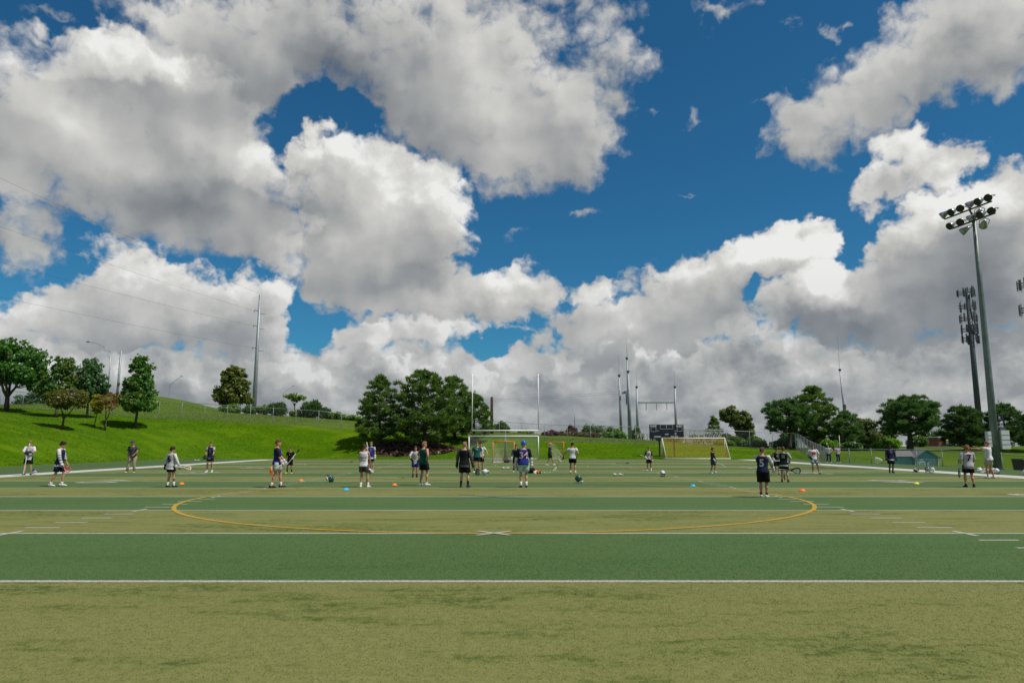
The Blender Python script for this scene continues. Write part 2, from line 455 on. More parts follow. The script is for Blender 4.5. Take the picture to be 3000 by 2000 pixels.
def grass_mat(name):
    m = bpy.data.materials.new(name); m.use_nodes = True
    t = NT(m.node_tree); m.node_tree.nodes.clear()
    out = t.n.new('ShaderNodeOutputMaterial'); b = t.n.new('ShaderNodeBsdfPrincipled')
    t.l.new(b.outputs[0], out.inputs[0])
    pos = t.n.new('ShaderNodeNewGeometry').outputs['Position']
    x, y, z = t.sep(pos)
    n1 = t.noise(pos, 3.2, 5, .7)
    n2 = t.noise(t.v('MULTIPLY', pos, (.6, 1, 1)), .35, 4, .6)
    n3 = t.noise(pos, .05, 2, .5)
    lush = t.mix(t.rng(n1, .28, .72), (.036, .086, .002), (.078, .156, .004))
    lush = t.mix(t.rng(n2, .42, .68, 0, .75), lush, (.108, .180, .006))
    dry = t.mix(t.rng(n1, .25, .75), (.070, .112, .018), (.122, .168, .036))
    # mown berm in front of the fence is lush, the rough grass beyond is paler
    beyond = t.m('MAXIMUM', t.rng(t.m('MULTIPLY_ADD', n2, 3., y), 93., 97.), t.rng(x, 30., 36., 0., .55))
    col = t.mix(beyond, lush, dry)
    col = t.mix(t.rng(n3, .4, .65, 0, .35), col, (.05, .12, .012))
    # mowing lanes along the bank and a few dry, clovered spots
    lane = t.m('SINE', t.m('MULTIPLY', t.m('MULTIPLY_ADD', n2, 1.2, t.m('MULTIPLY_ADD', x, .35, t.m('MULTIPLY', y, 1.0))), 2.6))
    col = t.mix(t.rng(lane, -.4, .6, 0., .16), col, (.040, .088, .004))
    n4 = t.noise(pos, .9, 5, .75)
    col = t.mix(t.rng(n4, .60, .74, 0., .55), col, (.150, .160, .040))
    col = t.mix(t.rng(n4, .40, .26, 0., .3), col, (.034, .078, .004))
    t.set(b.inputs['Base Color'], col)
    b.inputs['Roughness'].default_value = 1.
    b.inputs['Specular IOR Level'].default_value = 0.
    bn = t.n.new('ShaderNodeBump'); bn.inputs['Strength'].default_value = .9; bn.inputs['Distance'].default_value = .10
    t.set(bn.inputs['Height'], n1); t.l.new(bn.outputs[0], b.inputs['Normal'])
    MATS[name] = m
    return m

# ------------------------------------------------------------------ terrain
def sstep(a, b, t):
    t = np.clip((t - a) / (b - a), 0, 1); return t * t * (3 - 2 * t)
XF = [-120, -66.4, -46.3, -39.9, -34.5, -25.9, -23.2, -0.4, 5.3, 14, 27.9, 36.4, 60]
ZF = [7.2, 6.42, 4.87, 4.69, 4.34, 3.85, 3.55, 2.32, 1.98, 1.81, 1.24, .88, .7]
def berm_sdf(x, y):
    yb = 79.5 + 4.0 * (1 - sstep(-27, -12, x))
    dx = -37 - x + 9; dy = y - yb + 9
    return np.hypot(np.maximum(dx, 0), np.maximum(dy, 0)) + np.minimum(np.maximum(dx, dy), 0) - 9
def terrain(x, y):
    x = np.asarray(x, float); y = np.asarray(y, float)
    s = berm_sdf(x, y)
    t = np.clip(s / np.maximum(6., berm_sdf(x, 93. + 0 * y)), 0, 1)
    z = np.interp(x, XF, ZF) * (.55 * t + .45 * t * t * (3 - 2 * t)) * (1 - sstep(34, 60, x) * (1 - sstep(70, 95, y)))
    k = np.interp(x, [-60, -44, -25, 0, 20, 36, 60], [.085, .075, .07, .055, .035, .015, 0.])
    z = z + np.where(y > 93, k * np.minimum(y - 93, 22), 0) - .02 * np.maximum(0, y - 135) * sstep(135, 175, y)
    z = z + 1.9 * np.exp(-((x + 61) / 10) ** 2 - ((y - 124) / 12) ** 2) - 2.2 * sstep(-64, -84, x) * sstep(96, 118, y)
    z = z - 1.25 * sstep(31, 37, x) * (1 - sstep(40, 75, x)) * (1 - sstep(68, 84, y))
    z = z + .5 * sstep(45, 80, x) * sstep(40, 90, y)
    return z
def tz(x, y): return float(terrain(x, y))

def build_ground():
    xs = np.concatenate([np.arange(-900, -130, 70.), np.arange(-130, 130.1, 1.0), np.arange(150, 901, 70.)])
    ys = np.concatenate([np.arange(-700, -30, 70.), np.arange(-30, 150.1, 1.0), np.arange(160, 300, 10.), np.arange(320, 1600, 80.)])
    X, Y = np.meshgrid(xs, ys)
    Z = terrain(X, Y)
    rough = np.array([[mnoise.noise(Vector((a * .23, b * .23, 0))) * .05 + mnoise.noise(Vector((a * .06, b * .06, 3))) * .12 for a in xs] for b in ys])
    Z = Z + rough * sstep(0.5, 5, np.maximum(berm_sdf(X, Y), (X - 31) * .9))
    Z = np.where((berm_sdf(X, Y) < .5) & (X < 31), Z - .03, Z)
    n, m = X.shape
    idx = np.arange(n * m).reshape(n, m)
    f = np.stack([idx[:-1, :-1], idx[:-1, 1:], idx[1:, 1:], idx[1:, :-1]], -1).reshape(-1, 4)
    o = new_obj('ground', np_mesh('ground', np.stack([X, Y, Z], -1).reshape(-1, 3), f, grass_mat('berm_grass'), True), kind='structure')
    return o
build_ground()

# ------------------------------------------------------------------ the field
CX = -0.45                 # long axis of the field
YD = 4.572                 # five yards
Y0 = 8.726                 # nearest visible yard line
X_L, X_R = CX - 24.38, CX + 24.38
C_OL = ((.116, .126, .037), (.222, .222, .077), (.058, .086, .015), .9)
C_GR = ((.052, .098, .031), (.095, .152, .051), (.042, .096, .026), .5)
OLIVE = turf_mat('turf_olive', *C_OL)
GREEN = turf_mat('turf_green', *C_GR)
APRON = turf_mat('turf_apron', (.046, .086, .030), (.085, .130, .048), (.040, .086, .026), .3)
WHITE_PAINT = mat('white_field_paint', (.37, .365, .33), .9, .30, 30., bump=.2, coords='Object', spec=.1)
BORDER_PAINT = mat('white_border_paint', (.46, .45, .42), .9, .2, 12., bump=.2, spec=.1)
WORN_PAINT = mat('worn_number_paint', (.31, .31, .26), .9, .35, 9., bump=.2, spec=.1)
YELLOW_PAINT = mat('yellow_field_paint', (.40, .25, .040), .9, .25, 30., bump=.2, spec=.1)
BLUE_PAINT = mat('blue_field_paint', (.075, .12, .15), .9, .2, 30., spec=.1)

def sheet(x0, x1, y0, y1, z, nx=1, jit=0., seed=0):
    """flat sheet whose long edges wander a little, like sewn or painted turf"""
    rnd = random.Random(seed)
    xs = [x0 + (x1 - x0) * i / nx for i in range(nx + 1)]
    b = MB()
    vs = [(x, y0 + rnd.uniform(-jit, jit), z) for x in xs] + [(x, y1 + rnd.uniform(-jit, jit), z) for x in xs]
    n = nx + 1
    return b.add(vs, [(i, i + 1, n + i + 1, n + i) for i in range(nx)])

field = sheet(-36.6, 31.5, -26, 79.3, 0.0).build('field', APRON, kind='structure')
K_END = 15                                                   # the end line
for k in range(-7, K_END):
    a, c = Y0 + k * YD, Y0 + (k + 1) * YD
    sheet(X_L, X_R, a, c, .003).build('turf_panel', GREEN if k % 2 == 0 else OLIVE, field)
# far strip beyond the end line
sheet(X_L, X_R, Y0 + K_END * YD, 79.2, .003).build('turf_panel', GREEN, field)

for k in range(-6, K_END + 1):
    y = Y0 + k * YD
    w = .052 if k < 3 else .056
    sheet(X_L, X_R, y - w, y + w, .006, 90, .006, k + 50).build('yard_line', WHITE_PAINT, field)
for sgn, xa in ((-1, X_L), (1, X_R)):
    xb = xa + sgn * 1.83
    b = MB().add([(xa, -26, .007), (xb, -26, .007), (xb, Y0 + K_END * YD + .06, .007), (xa, Y0 + K_END * YD + .06, .007)], [(0, 1, 2, 3)])
    b.build('sideline_border', BORDER_PAINT, field)
# inbound hash marks: one a yard, a tick along the field where they cross a yard line
hm = sheet(-.34, .34, -.045, .045, 0., 6, .004, 3).mesh('hash_mark', WHITE_PAINT)
tm = MB().add([(-.05, -.36, 0), (.05, -.36, 0), (.05, .36, 0), (-.05, .36, 0)], [(0, 1, 2, 3)]).mesh('hash_tick', WHITE_PAINT)
for k in range(-2, 12):
    for sx in (-1, 1):
        for q in range(0, 5):
            y = Y0 + k * YD + q * YD / 5
            if q == 0: o = new_obj('hash_tick', tm, field)
            else: o = new_obj('hash_mark', hm, field)
            o.location = (CX + sx * 8.62, y, .0085 if q == 0 else .006)
# field numbers, read from the sidelines
def flat_text(body, size, weight, name, m, loc, rotz, parent, sx=1.):
    vs, fs = text_data(body, size, weight)
    b = MB().add([(v.x * sx, v.y, 0) for v in vs], fs)
    o = b.build(name, m, parent)
    o.location = loc; o.rotation_euler = (0, 0, rotz)
    return o
for k, num in ((3, '50'), (5, '40'), (7, '30'), (9, '20'), (11, '10'), (1, '40')):
    for sx in (-1, 1):
        y = Y0 + k * YD
        for q, ch in enumerate(num):
            off = (-.78 if q == 0 else .78)
            # feet of the numerals towards the sideline
            flat_text(ch, 2.35, .022, 'field_number', WORN_PAINT, (CX + sx * 17.2, y + off * (-sx) * -1, .0085), R(90 if sx > 0 else -90) + math.pi * 0, field, .95)
# soccer centre circle with its spot, face-off crosses
Y_MID = Y0 + 3 * YD
b = MB()
N = 160
vs = []; fs = []
for i in range(N):
    a = 2 * math.pi * i / N
    for r in (8.83, 8.94):
        vs.append((CX + r * math.cos(a), Y_MID - .26 + r * math.sin(a), .0105))
for i in range(N):
    j = (i + 1) % N
    fs.append((2 * i, 2 * i + 1, 2 * j + 1, 2 * j))
MB().add(vs, fs).build('centre_circle', YELLOW_PAINT, field)
def cross(x, y, L, w, ang, m, name, z):
    b = MB()
    for k, a in enumerate((ang, -ang)):
        c, s = math.cos(a), math.sin(a)
        p = [(-L, -w), (L, -w), (L, w), (-L, w)]
        b.add([(x + u * c - v * s, y + u * s + v * c, z + .0015 * k) for u, v in p], [(0, 1, 2, 3)])
    return b.build(name, m, field)
cross(CX + .12, Y0 + YD, .42, .045, R(46), WHITE_PAINT, 'face_off_cross', .0125)
cross(CX - .15, Y_MID, 1.45, .045, R(42), BLUE_PAINT, 'midfield_cross', .0085)
# soccer touch and goal area lines in yellow, faint blue lacrosse lines
def strip(x0, y0, x1, y1, w, m, name, z=.0125):
    d = Vector((x1 - x0, y1 - y0, 0)).normalized(); n = Vector((-d.y, d.x, 0)) * w
    MB().add([(x0 - n.x, y0 - n.y, z), (x1 - n.x, y1 - n.y, z), (x1 + n.x, y1 + n.y, z), (x0 + n.x, y0 + n.y, z)], [(0, 1, 2, 3)]).build(name, m, field)
ye = Y0 + K_END * YD
strip(CX - 20.1, ye - 16.4, CX + 20.1, ye - 16.4, .05, YELLOW_PAINT, 'penalty_line')
strip(CX - 20.1, ye - 16.4, CX - 20.1, ye, .05, YELLOW_PAINT, 'penalty_line')
strip(CX + 20.1, ye - 16.4, CX + 20.1, ye, .05, YELLOW_PAINT, 'penalty_line')
strip(CX - 9.1, ye - 5.5, CX + 9.1, ye - 5.5, .05, YELLOW_PAINT, 'goal_area_line')
strip(CX - 18, Y0 + 7.6 * YD, CX + 18, Y0 + 7.6 * YD, .05, BLUE_PAINT, 'restraining_line')
strip(-35.5, 26, -35.5, 74, .04, YELLOW_PAINT, 'limit_line', .006)

# fibres standing up in the nearest turf
def fibres():
    rng = np.random.default_rng(4)
    def blades(n, ya, yb, m, name):
        # densest underfoot, thinning out evenly in every direction
        y = ya + (yb - ya) * rng.random(n * 4)
        x = (rng.random(n * 4) * 2 - 1) * 24
        w = 1 / (1 + ((x / 8.5) ** 2 + ((y - 6.5) / 5.5) ** 2) ** 2)
        k = np.flatnonzero(rng.random(n * 4) < w)[:n]
        x, y = x[k], y[k]
        n = len(x)
        h = .003 + .006 * rng.random(n); wd = .0022 + .002 * rng.random(n)
        a = rng.random(n) * 2 * np.pi
        la = rng.normal(0, .9, n); lb = rng.normal(1.3, .7, n)
        base = np.stack([x, y, np.full(n, .003)], -1)
        d = np.stack([np.cos(a), np.sin(a), 0 * a], -1) * wd[:, None]
        tip = base + np.stack([la * h, lb * h, h], -1)
        v = np.stack([base - d, base + d, tip], 1).reshape(-1, 3)
        return new_obj(name, np_mesh(name, v, np.arange(3 * n).reshape(-1, 3), m), field, kind='stuff')
    e = .056
    blades(380000, -6., Y0 - e, turf_mat('olive_fibre', *C_OL, fibre=True), 'turf_fibres')
    blades(170000, Y0 + e, Y0 + YD - .06, turf_mat('green_fibre', *C_GR, fibre=True), 'turf_fibres')
    blades(12000, Y0 - e, Y0 + e, leaf_mat('white_fibre', (.34, .34, .31), (.46, .46, .43), .1), 'paint_fibres')
fibres()


# ------------------------------------------------------------------ trees and shrubs
BARK = mat('bark_grey_brown', (.10, .075, .055), .95, .35, 9., bump=.6)
BARK_PINE = mat('bark_pine', (.085, .060, .048), .95, .35, 7., bump=.6)
BARK_DARK = mat('bark_dark', (.055, .043, .035), .95, .3, 9., bump=.6)

def cards(rng, c, out, size, fold=.25, elong=1.5):
    """leaf cards: c (n,3) centres, out (n,3) outward directions; folded quads"""
    n = len(c)
    r = rng.normal(size=(n, 3)) + out * .7 + np.array([0, 0, .35])
    nz = r / np.linalg.norm(r, axis=1, keepdims=True)
    a = np.cross(nz, rng.normal(size=(n, 3))); a /= np.linalg.norm(a, axis=1, keepdims=True)
    b = np.cross(nz, a)
    s = size * (.6 + .8 * rng.random(n))[:, None]
    v = np.stack([c - a * s * elong * .5, c - b * s * .45 + nz * s * fold * .5, c + a * s * elong * .5, c + b * s * .45 + nz * s * fold * .5], 1)
    return v.reshape(-1, 3), np.arange(4 * n).reshape(-1, 4)

def tufts(rng, c, out, size, k=5):
    """needle tufts: k narrow blades fanning up and outwards from each centre"""
    n = len(c)
    vs = []
    for i in range(k):
        d = out * .7 + np.array([0, 0, .95]) + rng.normal(size=(n, 3)) * .6
        d /= np.linalg.norm(d, axis=1, keepdims=True)
        w = np.cross(d, rng.normal(size=(n, 3))); w /= np.linalg.norm(w, axis=1, keepdims=True)
        L = (size * (.7 + .6 * rng.random(n)))[:, None]
        q = c + d * L * .25
        vs.append(np.stack([q - w * L * .13, q + w * L * .13, q + d * L], 1))
    v = np.concatenate(vs).reshape(-1, 3)
    return v, np.arange(len(v)).reshape(-1, 3)

def bend(p0, p1, sag, n=5, rnd=None, wob=.05):
    p0, p1 = Vector(p0), Vector(p1); L = (p1 - p0).length
    out = []
    for i in range(n + 1):
        t = i / n
        p = p0.lerp(p1, t); p.z += sag * L * math.sin(math.pi * t)
        if rnd and 0 < i < n: p += Vector((rnd.uniform(-1, 1), rnd.uniform(-1, 1), rnd.uniform(-.5, .5))) * wob * L
        out.append(p)
    return out

def leafy(name, label, cat, x, y, h, lobes, foliage, seed, bark=BARK, clumps=55, per=75, leaf=.24, crad=.16, trunk_r=.13, stems=1, fork=.28, group='trees', z=None, lean=(0, 0), shell=.55, sink=.1):
    """broadleaf tree: trunk, limbs and a crown of leaf clumps inside lobes (dx, dy, dz, rx, ry, rz) measured from the foot"""
    rnd = random.Random(seed); rng = np.random.default_rng(seed)
    z0 = (tz(x, y) if z is None else z) - sink
    t = thing(name, label, cat, (x, y, z0), 0, group)
    wsum = sum(l[3] * l[4] * l[5] for l in lobes) or 1
    cs = []; rad = []
    wmax = max(l[3] for l in lobes)
    for l in lobes:
        n = max(6, int(1.5 * clumps * (l[3] * l[4] * l[5] / wsum) ** .7))
        d = rng.normal(size=(n, 3)); d /= np.linalg.norm(d, axis=1, keepdims=True)
        r = (shell + (1 - shell) * rng.random(n) ** .6)[:, None]
        cs.append(np.array(l[:3]) + d * r * np.array(l[3:6]) * (.78 + .34 * rng.random((n, 1)) ** 1.5))
    cs = np.concatenate(cs)
    mid = cs.mean(0)
    cr = crad * wmax * 1.55 * (.5 + .9 * rng.random(len(cs)))
    P = []; O = []
    for c, r in zip(cs, cr):
        n = int(.72 * per * (.6 + .8 * rnd.random()))
        q = rng.normal(size=(n, 3)); q /= np.linalg.norm(q, axis=1, keepdims=True)
        q = q * (rng.random((n, 1)) ** .45) * np.array([1.1, 1.1, .8]) * r
        P.append(c + q); o = q + (c - mid) * .4; O.append(o / (np.linalg.norm(o, axis=1, keepdims=True) + 1e-6))
    v, f = cards(rng, np.concatenate(P), np.concatenate(O), leaf)
    new_obj('crown', np_mesh('crown', v, f, foliage), t)
    b = MB()
    top = Vector((mid[0] + lean[0], mid[1] + lean[1], mid[2] + (h - mid[2]) * .45))
    fk = Vector((mid[0] * fork, mid[1] * fork, h * fork))
    if stems == 1:
        pts = bend((0, 0, 0), top, 0, 7, rnd, .02)
        b.tube(pts, [trunk_r * (1.35 if i == 0 else 1 - .8 * i / 7) for i in range(8)], 9)
        roots = pts
    else:
        roots = []
        b.tube([(0, 0, 0), fk * .5, fk], [trunk_r * 1.3, trunk_r, trunk_r * .85], 9)
        for s in range(stems):
            a = 2 * math.pi * (s + rnd.random() * .5) / stems
            e = Vector((mid[0] + math.cos(a) * wmax * .55, mid[1] + math.sin(a) * wmax * .5, mid[2] + rnd.uniform(-.1, .3) * h * .3))
            pts = bend(fk * .8, e, -.08, 5, rnd, .04)
            b.tube(pts, [trunk_r * (.75 - .62 * i / 5) for i in range(6)], 7)
            roots += pts[1:]
    for c in cs[rng.permutation(len(cs))[:min(len(cs), 26)]]:
        c = Vector(c)
        lo = [p for p in roots if p.z < c.z + .1] or roots
        s = min(lo, key=lambda p: (p - c).length + abs(p.z - (c.z - .35 * (c - p).length)) * .6)
        b.tube(bend(s, c, -.06, 4, rnd, .05), [trunk_r * q for q in (.34, .26, .2, .13, .05)], 5)
    b.build('trunk', bark, t, True)
    return t

def pine(name, label, x, y, h, profile, foliage, seed, trunk_r=.2, whorls=22, per=6, tuft=.34, dens=20, group='pines', rise=.25, top_tuft=True, clump=.5, first=.18, ax=1., bark=BARK_PINE, z=None):
    """pine: bare trunk, whorls of up-curving limbs, needle clumps on their outer halves; profile = [(height fraction, radius)]"""
    rnd = random.Random(seed); rng = np.random.default_rng(seed)
    z0 = (tz(x, y) if z is None else z) - .1
    t = thing(name, label, 'tree', (x, y, z0), 0, group)
    hs = [p[0] for p in profile]; rs = [p[1] for p in profile]
    b = MB()
    tp = bend((0, 0, 0), (rnd.uniform(-.2, .2), rnd.uniform(-.2, .2), h * .97), 0, 9, rnd, .006)
    b.tube(tp, [trunk_r * (1.3 if i == 0 else (1 - .9 * i / 9)) for i in range(10)], 9)
    P = []; O = []
    whorls = int(whorls * .66)
    for w in range(whorls):
        th = first + (1 - first) * (w + .5 * rnd.random()) / whorls
        if th > .985: th = .985
        R0 = float(np.interp(th, hs, rs))
        n = per if th < .85 else max(3, per - 2)
        a0 = rnd.random() * 6.28
        for k in range(n):
            a = a0 + 2 * math.pi * (k + .6 * rnd.random()) / n
            L = R0 * rnd.choice((rnd.uniform(.45, .8), rnd.uniform(.75, 1.0), rnd.uniform(.9, 1.18)))
            if L < .15: continue
            zc = h * th
            p0 = tp[min(9, int(th * 9))].copy(); p0.z = zc - .1 * L
            p1 = Vector((p0.x + math.cos(a) * L * ax, p0.y + math.sin(a) * L, zc + rise * L * rnd.uniform(.2, 1.8)))
            pts = bend(p0, p1, -.07, 5, rnd, .03)
            r0 = max(.014, trunk_r * .30 * (1 - th * .6) * (L / max(rs)) ** .5)
            b.tube(pts, [r0 * (1 - .8 * i / 5) for i in range(6)], 5)
            m = max(1, round(L * .85))
            for q in range(m):
                s = 1 - (q / m) * .60 - rnd.uniform(0, .05)
                c = pts[0].lerp(pts[5], s); i = int(s * 5); c = pts[min(i, 4)].lerp(pts[min(i, 4) + 1], s * 5 - min(i, 4))
                side = Vector((-math.sin(a), math.cos(a), 0)) * rnd.uniform(-.5, .5) * (1.15 - s) * L
                c = c + side + Vector((0, 0, rnd.uniform(0, .12)))
                r = clump * .86 * rnd.uniform(.65, 1.25) * (1 if th < .8 else .75)
                kk = int(dens * .85 * rnd.uniform(.7, 1.2))
                e = rng.normal(size=(kk, 3)); e /= np.linalg.norm(e, axis=1, keepdims=True)
                e = e * (rng.random((kk, 1)) ** .5) * np.array([1.0, 1.0, .38]) * r
                P.append(np.array(c) + e)
                o = e + np.array([math.cos(a), math.sin(a), .3]) * .4 * r
                O.append(o / (np.linalg.norm(o, axis=1, keepdims=True) + 1e-6))
    if top_tuft:
        for q in range(8):
            kk = 18
            e = rng.normal(size=(kk, 3)) * np.array([.16, .16, .2])
            P.append(np.array([tp[-1].x, tp[-1].y, h * (.86 + .017 * q)]) + e); O.append(e / (np.linalg.norm(e, axis=1, keepdims=True) + 1e-6))
    v, f = tufts(rng, np.concatenate(P), np.concatenate(O), tuft)
    new_obj('crown', np_mesh('crown', v, f, foliage), t)
    b.build('trunk', bark, t, True)
    return t

def shrub(label, x, y, rx, ry, h, foliage, seed, leaf=.2, n=1700, name='shrub', group='shrubs beyond the fence', spiky=False, z=None):
    rng = np.random.default_rng(seed); rnd = random.Random(seed)
    z0 = (tz(x, y) if z is None else z) - .08
    t = thing(name, label, 'shrub', (x, y, z0), 0, group)
    k = 16; per = n // k
    P = []; O = []; cs = []
    for i in range(k):
        a = rnd.random() * 6.28; r = rnd.random() ** .5
        c = np.array([math.cos(a) * r * rx * .75, math.sin(a) * r * ry * .75, h * (.35 + .4 * rnd.random()) * (1.15 - .55 * r)])
        q = rng.normal(size=(per, 3)); q /= np.linalg.norm(q, axis=1, keepdims=True)
        q = q * (rng.random((per, 1)) ** .4) * np.array([rx * .34, ry * .34, h * .30])
        p = c + q; p[:, 2] = np.maximum(p[:, 2], .03)
        P.append(p); O.append(q / (np.linalg.norm(q, axis=1, keepdims=True) + 1e-6)); cs.append(c)
    P = np.concatenate(P); O = np.concatenate(O)
    v, f = tufts(rng, P, O, leaf * 1.5, 3) if spiky else cards(rng, P, O, leaf)
    new_obj('foliage', np_mesh('foliage', v, f, foliage), t)
    b = MB()
    for c in cs[:8]:
        b.tube(bend((rnd.uniform(-.1, .1), rnd.uniform(-.1, .1), 0), c, -.05, 3, rnd, .05), [.035, .028, .02, .008], 5)
    b.build('stems', BARK_DARK, t)
    return t

F_LOCUST = leaf_mat('leaf_deep_green', (0.034, 0.116, 0.015), (0.098, 0.254, 0.030), .48)
F_OAK = leaf_mat('leaf_oak', (0.041, 0.131, 0.019), (0.140, 0.290, 0.045), .48, (.16, .13, .02))
F_OAK2 = leaf_mat('leaf_oak_tinged', (0.041, 0.124, 0.022), (0.131, 0.263, 0.049), .48, (.30, .16, .02))
F_BLUE = leaf_mat('leaf_bluish', (0.041, 0.116, 0.045), (0.109, 0.225, 0.079), .48)
F_CRAB = leaf_mat('leaf_olive_bronze', (0.097, 0.113, 0.017), (0.205, 0.200, 0.041), .48)
F_RUST = leaf_mat('leaf_rust', (0.162, 0.092, 0.032), (0.324, 0.162, 0.059), .48)
F_YEL = leaf_mat('leaf_yellow_green', (0.188, 0.225, 0.011), (0.488, 0.413, 0.022), .48)
F_GOLD = leaf_mat('leaf_gold_green', (0.070, 0.113, 0.017), (0.189, 0.221, 0.043), .48, (.28, .20, .03))
F_LIGHT = leaf_mat('leaf_light_green', (0.094, 0.188, 0.026), (0.225, 0.346, 0.056), .48)
F_HEDGE = leaf_mat('leaf_hedge', (0.049, 0.116, 0.026), (0.140, 0.240, 0.053), .48)
F_DULL = leaf_mat('leaf_dull', (0.075, 0.116, 0.045), (0.169, 0.210, 0.083), .48)
F_WILLOW = leaf_mat('leaf_willow', (0.097, 0.140, 0.032), (0.184, 0.227, 0.065), .48)
F_PINE = leaf_mat('needle_pine', (0.049, 0.113, 0.024), (0.151, 0.254, 0.049), .48)
F_PINE2 = leaf_mat('needle_pine_blue', (.042, .108, .040), (.122, .228, .076), .48)
F_PINE3 = leaf_mat('needle_pine_dark', (.032, .082, .030), (.085, .170, .054), .48)
F_BRUSH = leaf_mat('brush_dry', (.10, .085, .040), (.20, .165, .085), .25)
F_PLUM = leaf_mat('leaf_plum', (0.085, 0.034, 0.041), (0.188, 0.085, 0.094), .25)
F_BRIGHT = leaf_mat('leaf_bright', (0.094, 0.225, 0.015), (0.244, 0.431, 0.041), .48)

TL = 'trees on the left bank'
leafy('shade_tree', 'large dark green shade tree cut by the left edge, on the bank', 'tree', -60.6, 86.2, 9.0, [(-2.6, 0, 6.0, 3.4, 3.0, 2.6), (1.2, .3, 5.4, 3.0, 2.8, 2.5), (-.8, 0, 7.2, 2.6, 2.4, 1.7), (3.0, -.5, 4.3, 2.0, 2.0, 1.5)], F_LOCUST, 11, clumps=120, per=85, leaf=.26, crad=.125, trunk_r=.26, stems=4, fork=.24, group=TL)
leafy('young_oak', 'green conical tree with golden tip behind the bronze crab tree', 'tree', -54.0, 85.3, 7.6, [(-.3, 0, 4.2, 1.9, 1.8, 1.7), (.4, 0, 6.0, 1.05, 1.0, 1.5), (-.7, 0, 3.2, 1.9, 1.7, 1.1)], F_OAK2, 12, clumps=70, per=62, leaf=.24, crad=.16, trunk_r=.15, group=TL)
leafy('young_oak', 'bluish green conical tree left of the street light, behind the yellow shrub', 'tree', -51.8, 87.7, 7.4, [(0, 0, 4.4, 2.1, 1.9, 1.7), (.1, 0, 6.1, 1.2, 1.1, 1.2), (.2, 0, 3.3, 1.9, 1.7, 1.0)], F_BLUE, 13, clumps=70, per=62, leaf=.24, crad=.16, trunk_r=.15, group=TL)
leafy('crab_apple_tree', 'low spreading bronze olive crab tree with bare curved stems on the bank', 'tree', -48.2, 77.35, 4.75, [(-.4, 0, 3.3, 1.5, 1.4, .95), (.9, 0, 3.5, 1.4, 1.3, 1.0), (.3, 0, 3.0, 2.1, 1.6, .7)], F_CRAB, 14, clumps=65, per=52, leaf=.17, crad=.13, trunk_r=.11, stems=3, fork=.30, group=TL)
leafy('crab_apple_tree', 'small sparse rust red tree with forked trunk on the bank', 'tree', -46.05, 81.6, 4.75, [(.2, 0, 3.7, 1.0, 1.0, .75), (.6, 0, 3.0, .8, .8, .6)], F_RUST, 15, clumps=22, per=20, leaf=.15, crad=.19, trunk_r=.10, stems=2, fork=.34, group=TL)
leafy('young_maple', 'small yellow green leafy tree against the rust red tree', 'tree', -47.6, 82.3, 4.2, [(0, 0, 3.0, .85, .85, 1.0), (.2, 0, 2.2, .6, .6, .7)], F_YEL, 16, clumps=24, per=46, leaf=.18, crad=.2, trunk_r=.07, group=TL)
leafy('young_oak', 'tall conical green tree standing alone right of the others on bank', 'tree', -44.65, 85.6, 8.85, [(0, 0, 3.4, 2.5, 2.4, 1.5), (.1, 0, 5.0, 2.0, 1.9, 1.5), (.1, 0, 6.7, 1.35, 1.3, 1.3), (.15, 0, 8.0, .7, .7, .8)], F_OAK, 17, clumps=105, per=62, leaf=.26, crad=.135, trunk_r=.17, group=TL, shell=.5)
leafy('horse_chestnut', 'dense round golden green tree on the mound beside the steel pole', 'tree', -49.4, 127, 8.0, [(-.2, 0, 2.6, 3.0, 2.8, 1.9), (.2, 0, 4.6, 2.5, 2.3, 1.9), (-.1, 0, 6.5, 1.8, 1.7, 1.2), (2.1, 0, 1.7, 1.1, 1.1, .9)], F_GOLD, 18, clumps=95, per=70, leaf=.34, crad=.13, trunk_r=.22, group='trees beyond the fence', z=7.6)
leafy('flat_topped_tree', 'thin flat topped tree with a bare stem above the shrubs', 'tree', -35.7, 118, 4.2, [(-.6, 0, 3.5, 1.3, 1.0, .32), (.7, 0, 3.3, 1.1, .9, .28), (.1, 0, 2.9, .6, .6, .3)], F_LIGHT, 19, clumps=26, per=36, leaf=.2, crad=.15, trunk_r=.09, stems=3, fork=.55, group='trees beyond the fence')

SG = 'shrubs beyond the fence'
shrub('light green hedge shrub at the foot of the steel pole', -45.5, 117, 2.2, 1.4, 1.7, F_LIGHT, 31, n=2400)
shrub('rounded mid green shrub just right of the steel pole', -42.6, 116, 1.8, 1.3, 1.5, F_HEDGE, 32)
shrub('bushy light green shrub between the pole and dark juniper', -40.4, 117, 1.5, 1.3, 1.7, F_LIGHT, 33)
shrub('dense dark green juniper behind fence under the flat topped tree', -37.5, 115, 1.7, 1.3, 2.3, F_PINE2, 34, .26, 2600, 'juniper', spiky=True)
shrub('low light green shrub at the flat topped tree', -34.7, 116, 1.2, 1.1, 1.4, F_LIGHT, 35)
shrub('spiky dark juniper with pointed branches beyond the fence', -32.2, 115.5, 1.6, 1.3, 3.1, F_PINE2, 36, .34, 1700, 'juniper', spiky=True)
shrub('small dark spiky juniper right of the pointed one', -29.9, 115.5, 1.0, .9, 1.9, F_PINE2, 37, .26, 1000, 'juniper', spiky=True)
shrub('broad light green shrub left of the pine clump', -28.2, 115, 1.9, 1.3, 1.5, F_LIGHT, 38, n=2200)
shrub('sloping light green shrub nearest the left pine', -25.6, 114.5, 1.8, 1.3, 1.1, F_LIGHT, 39, n=1800)

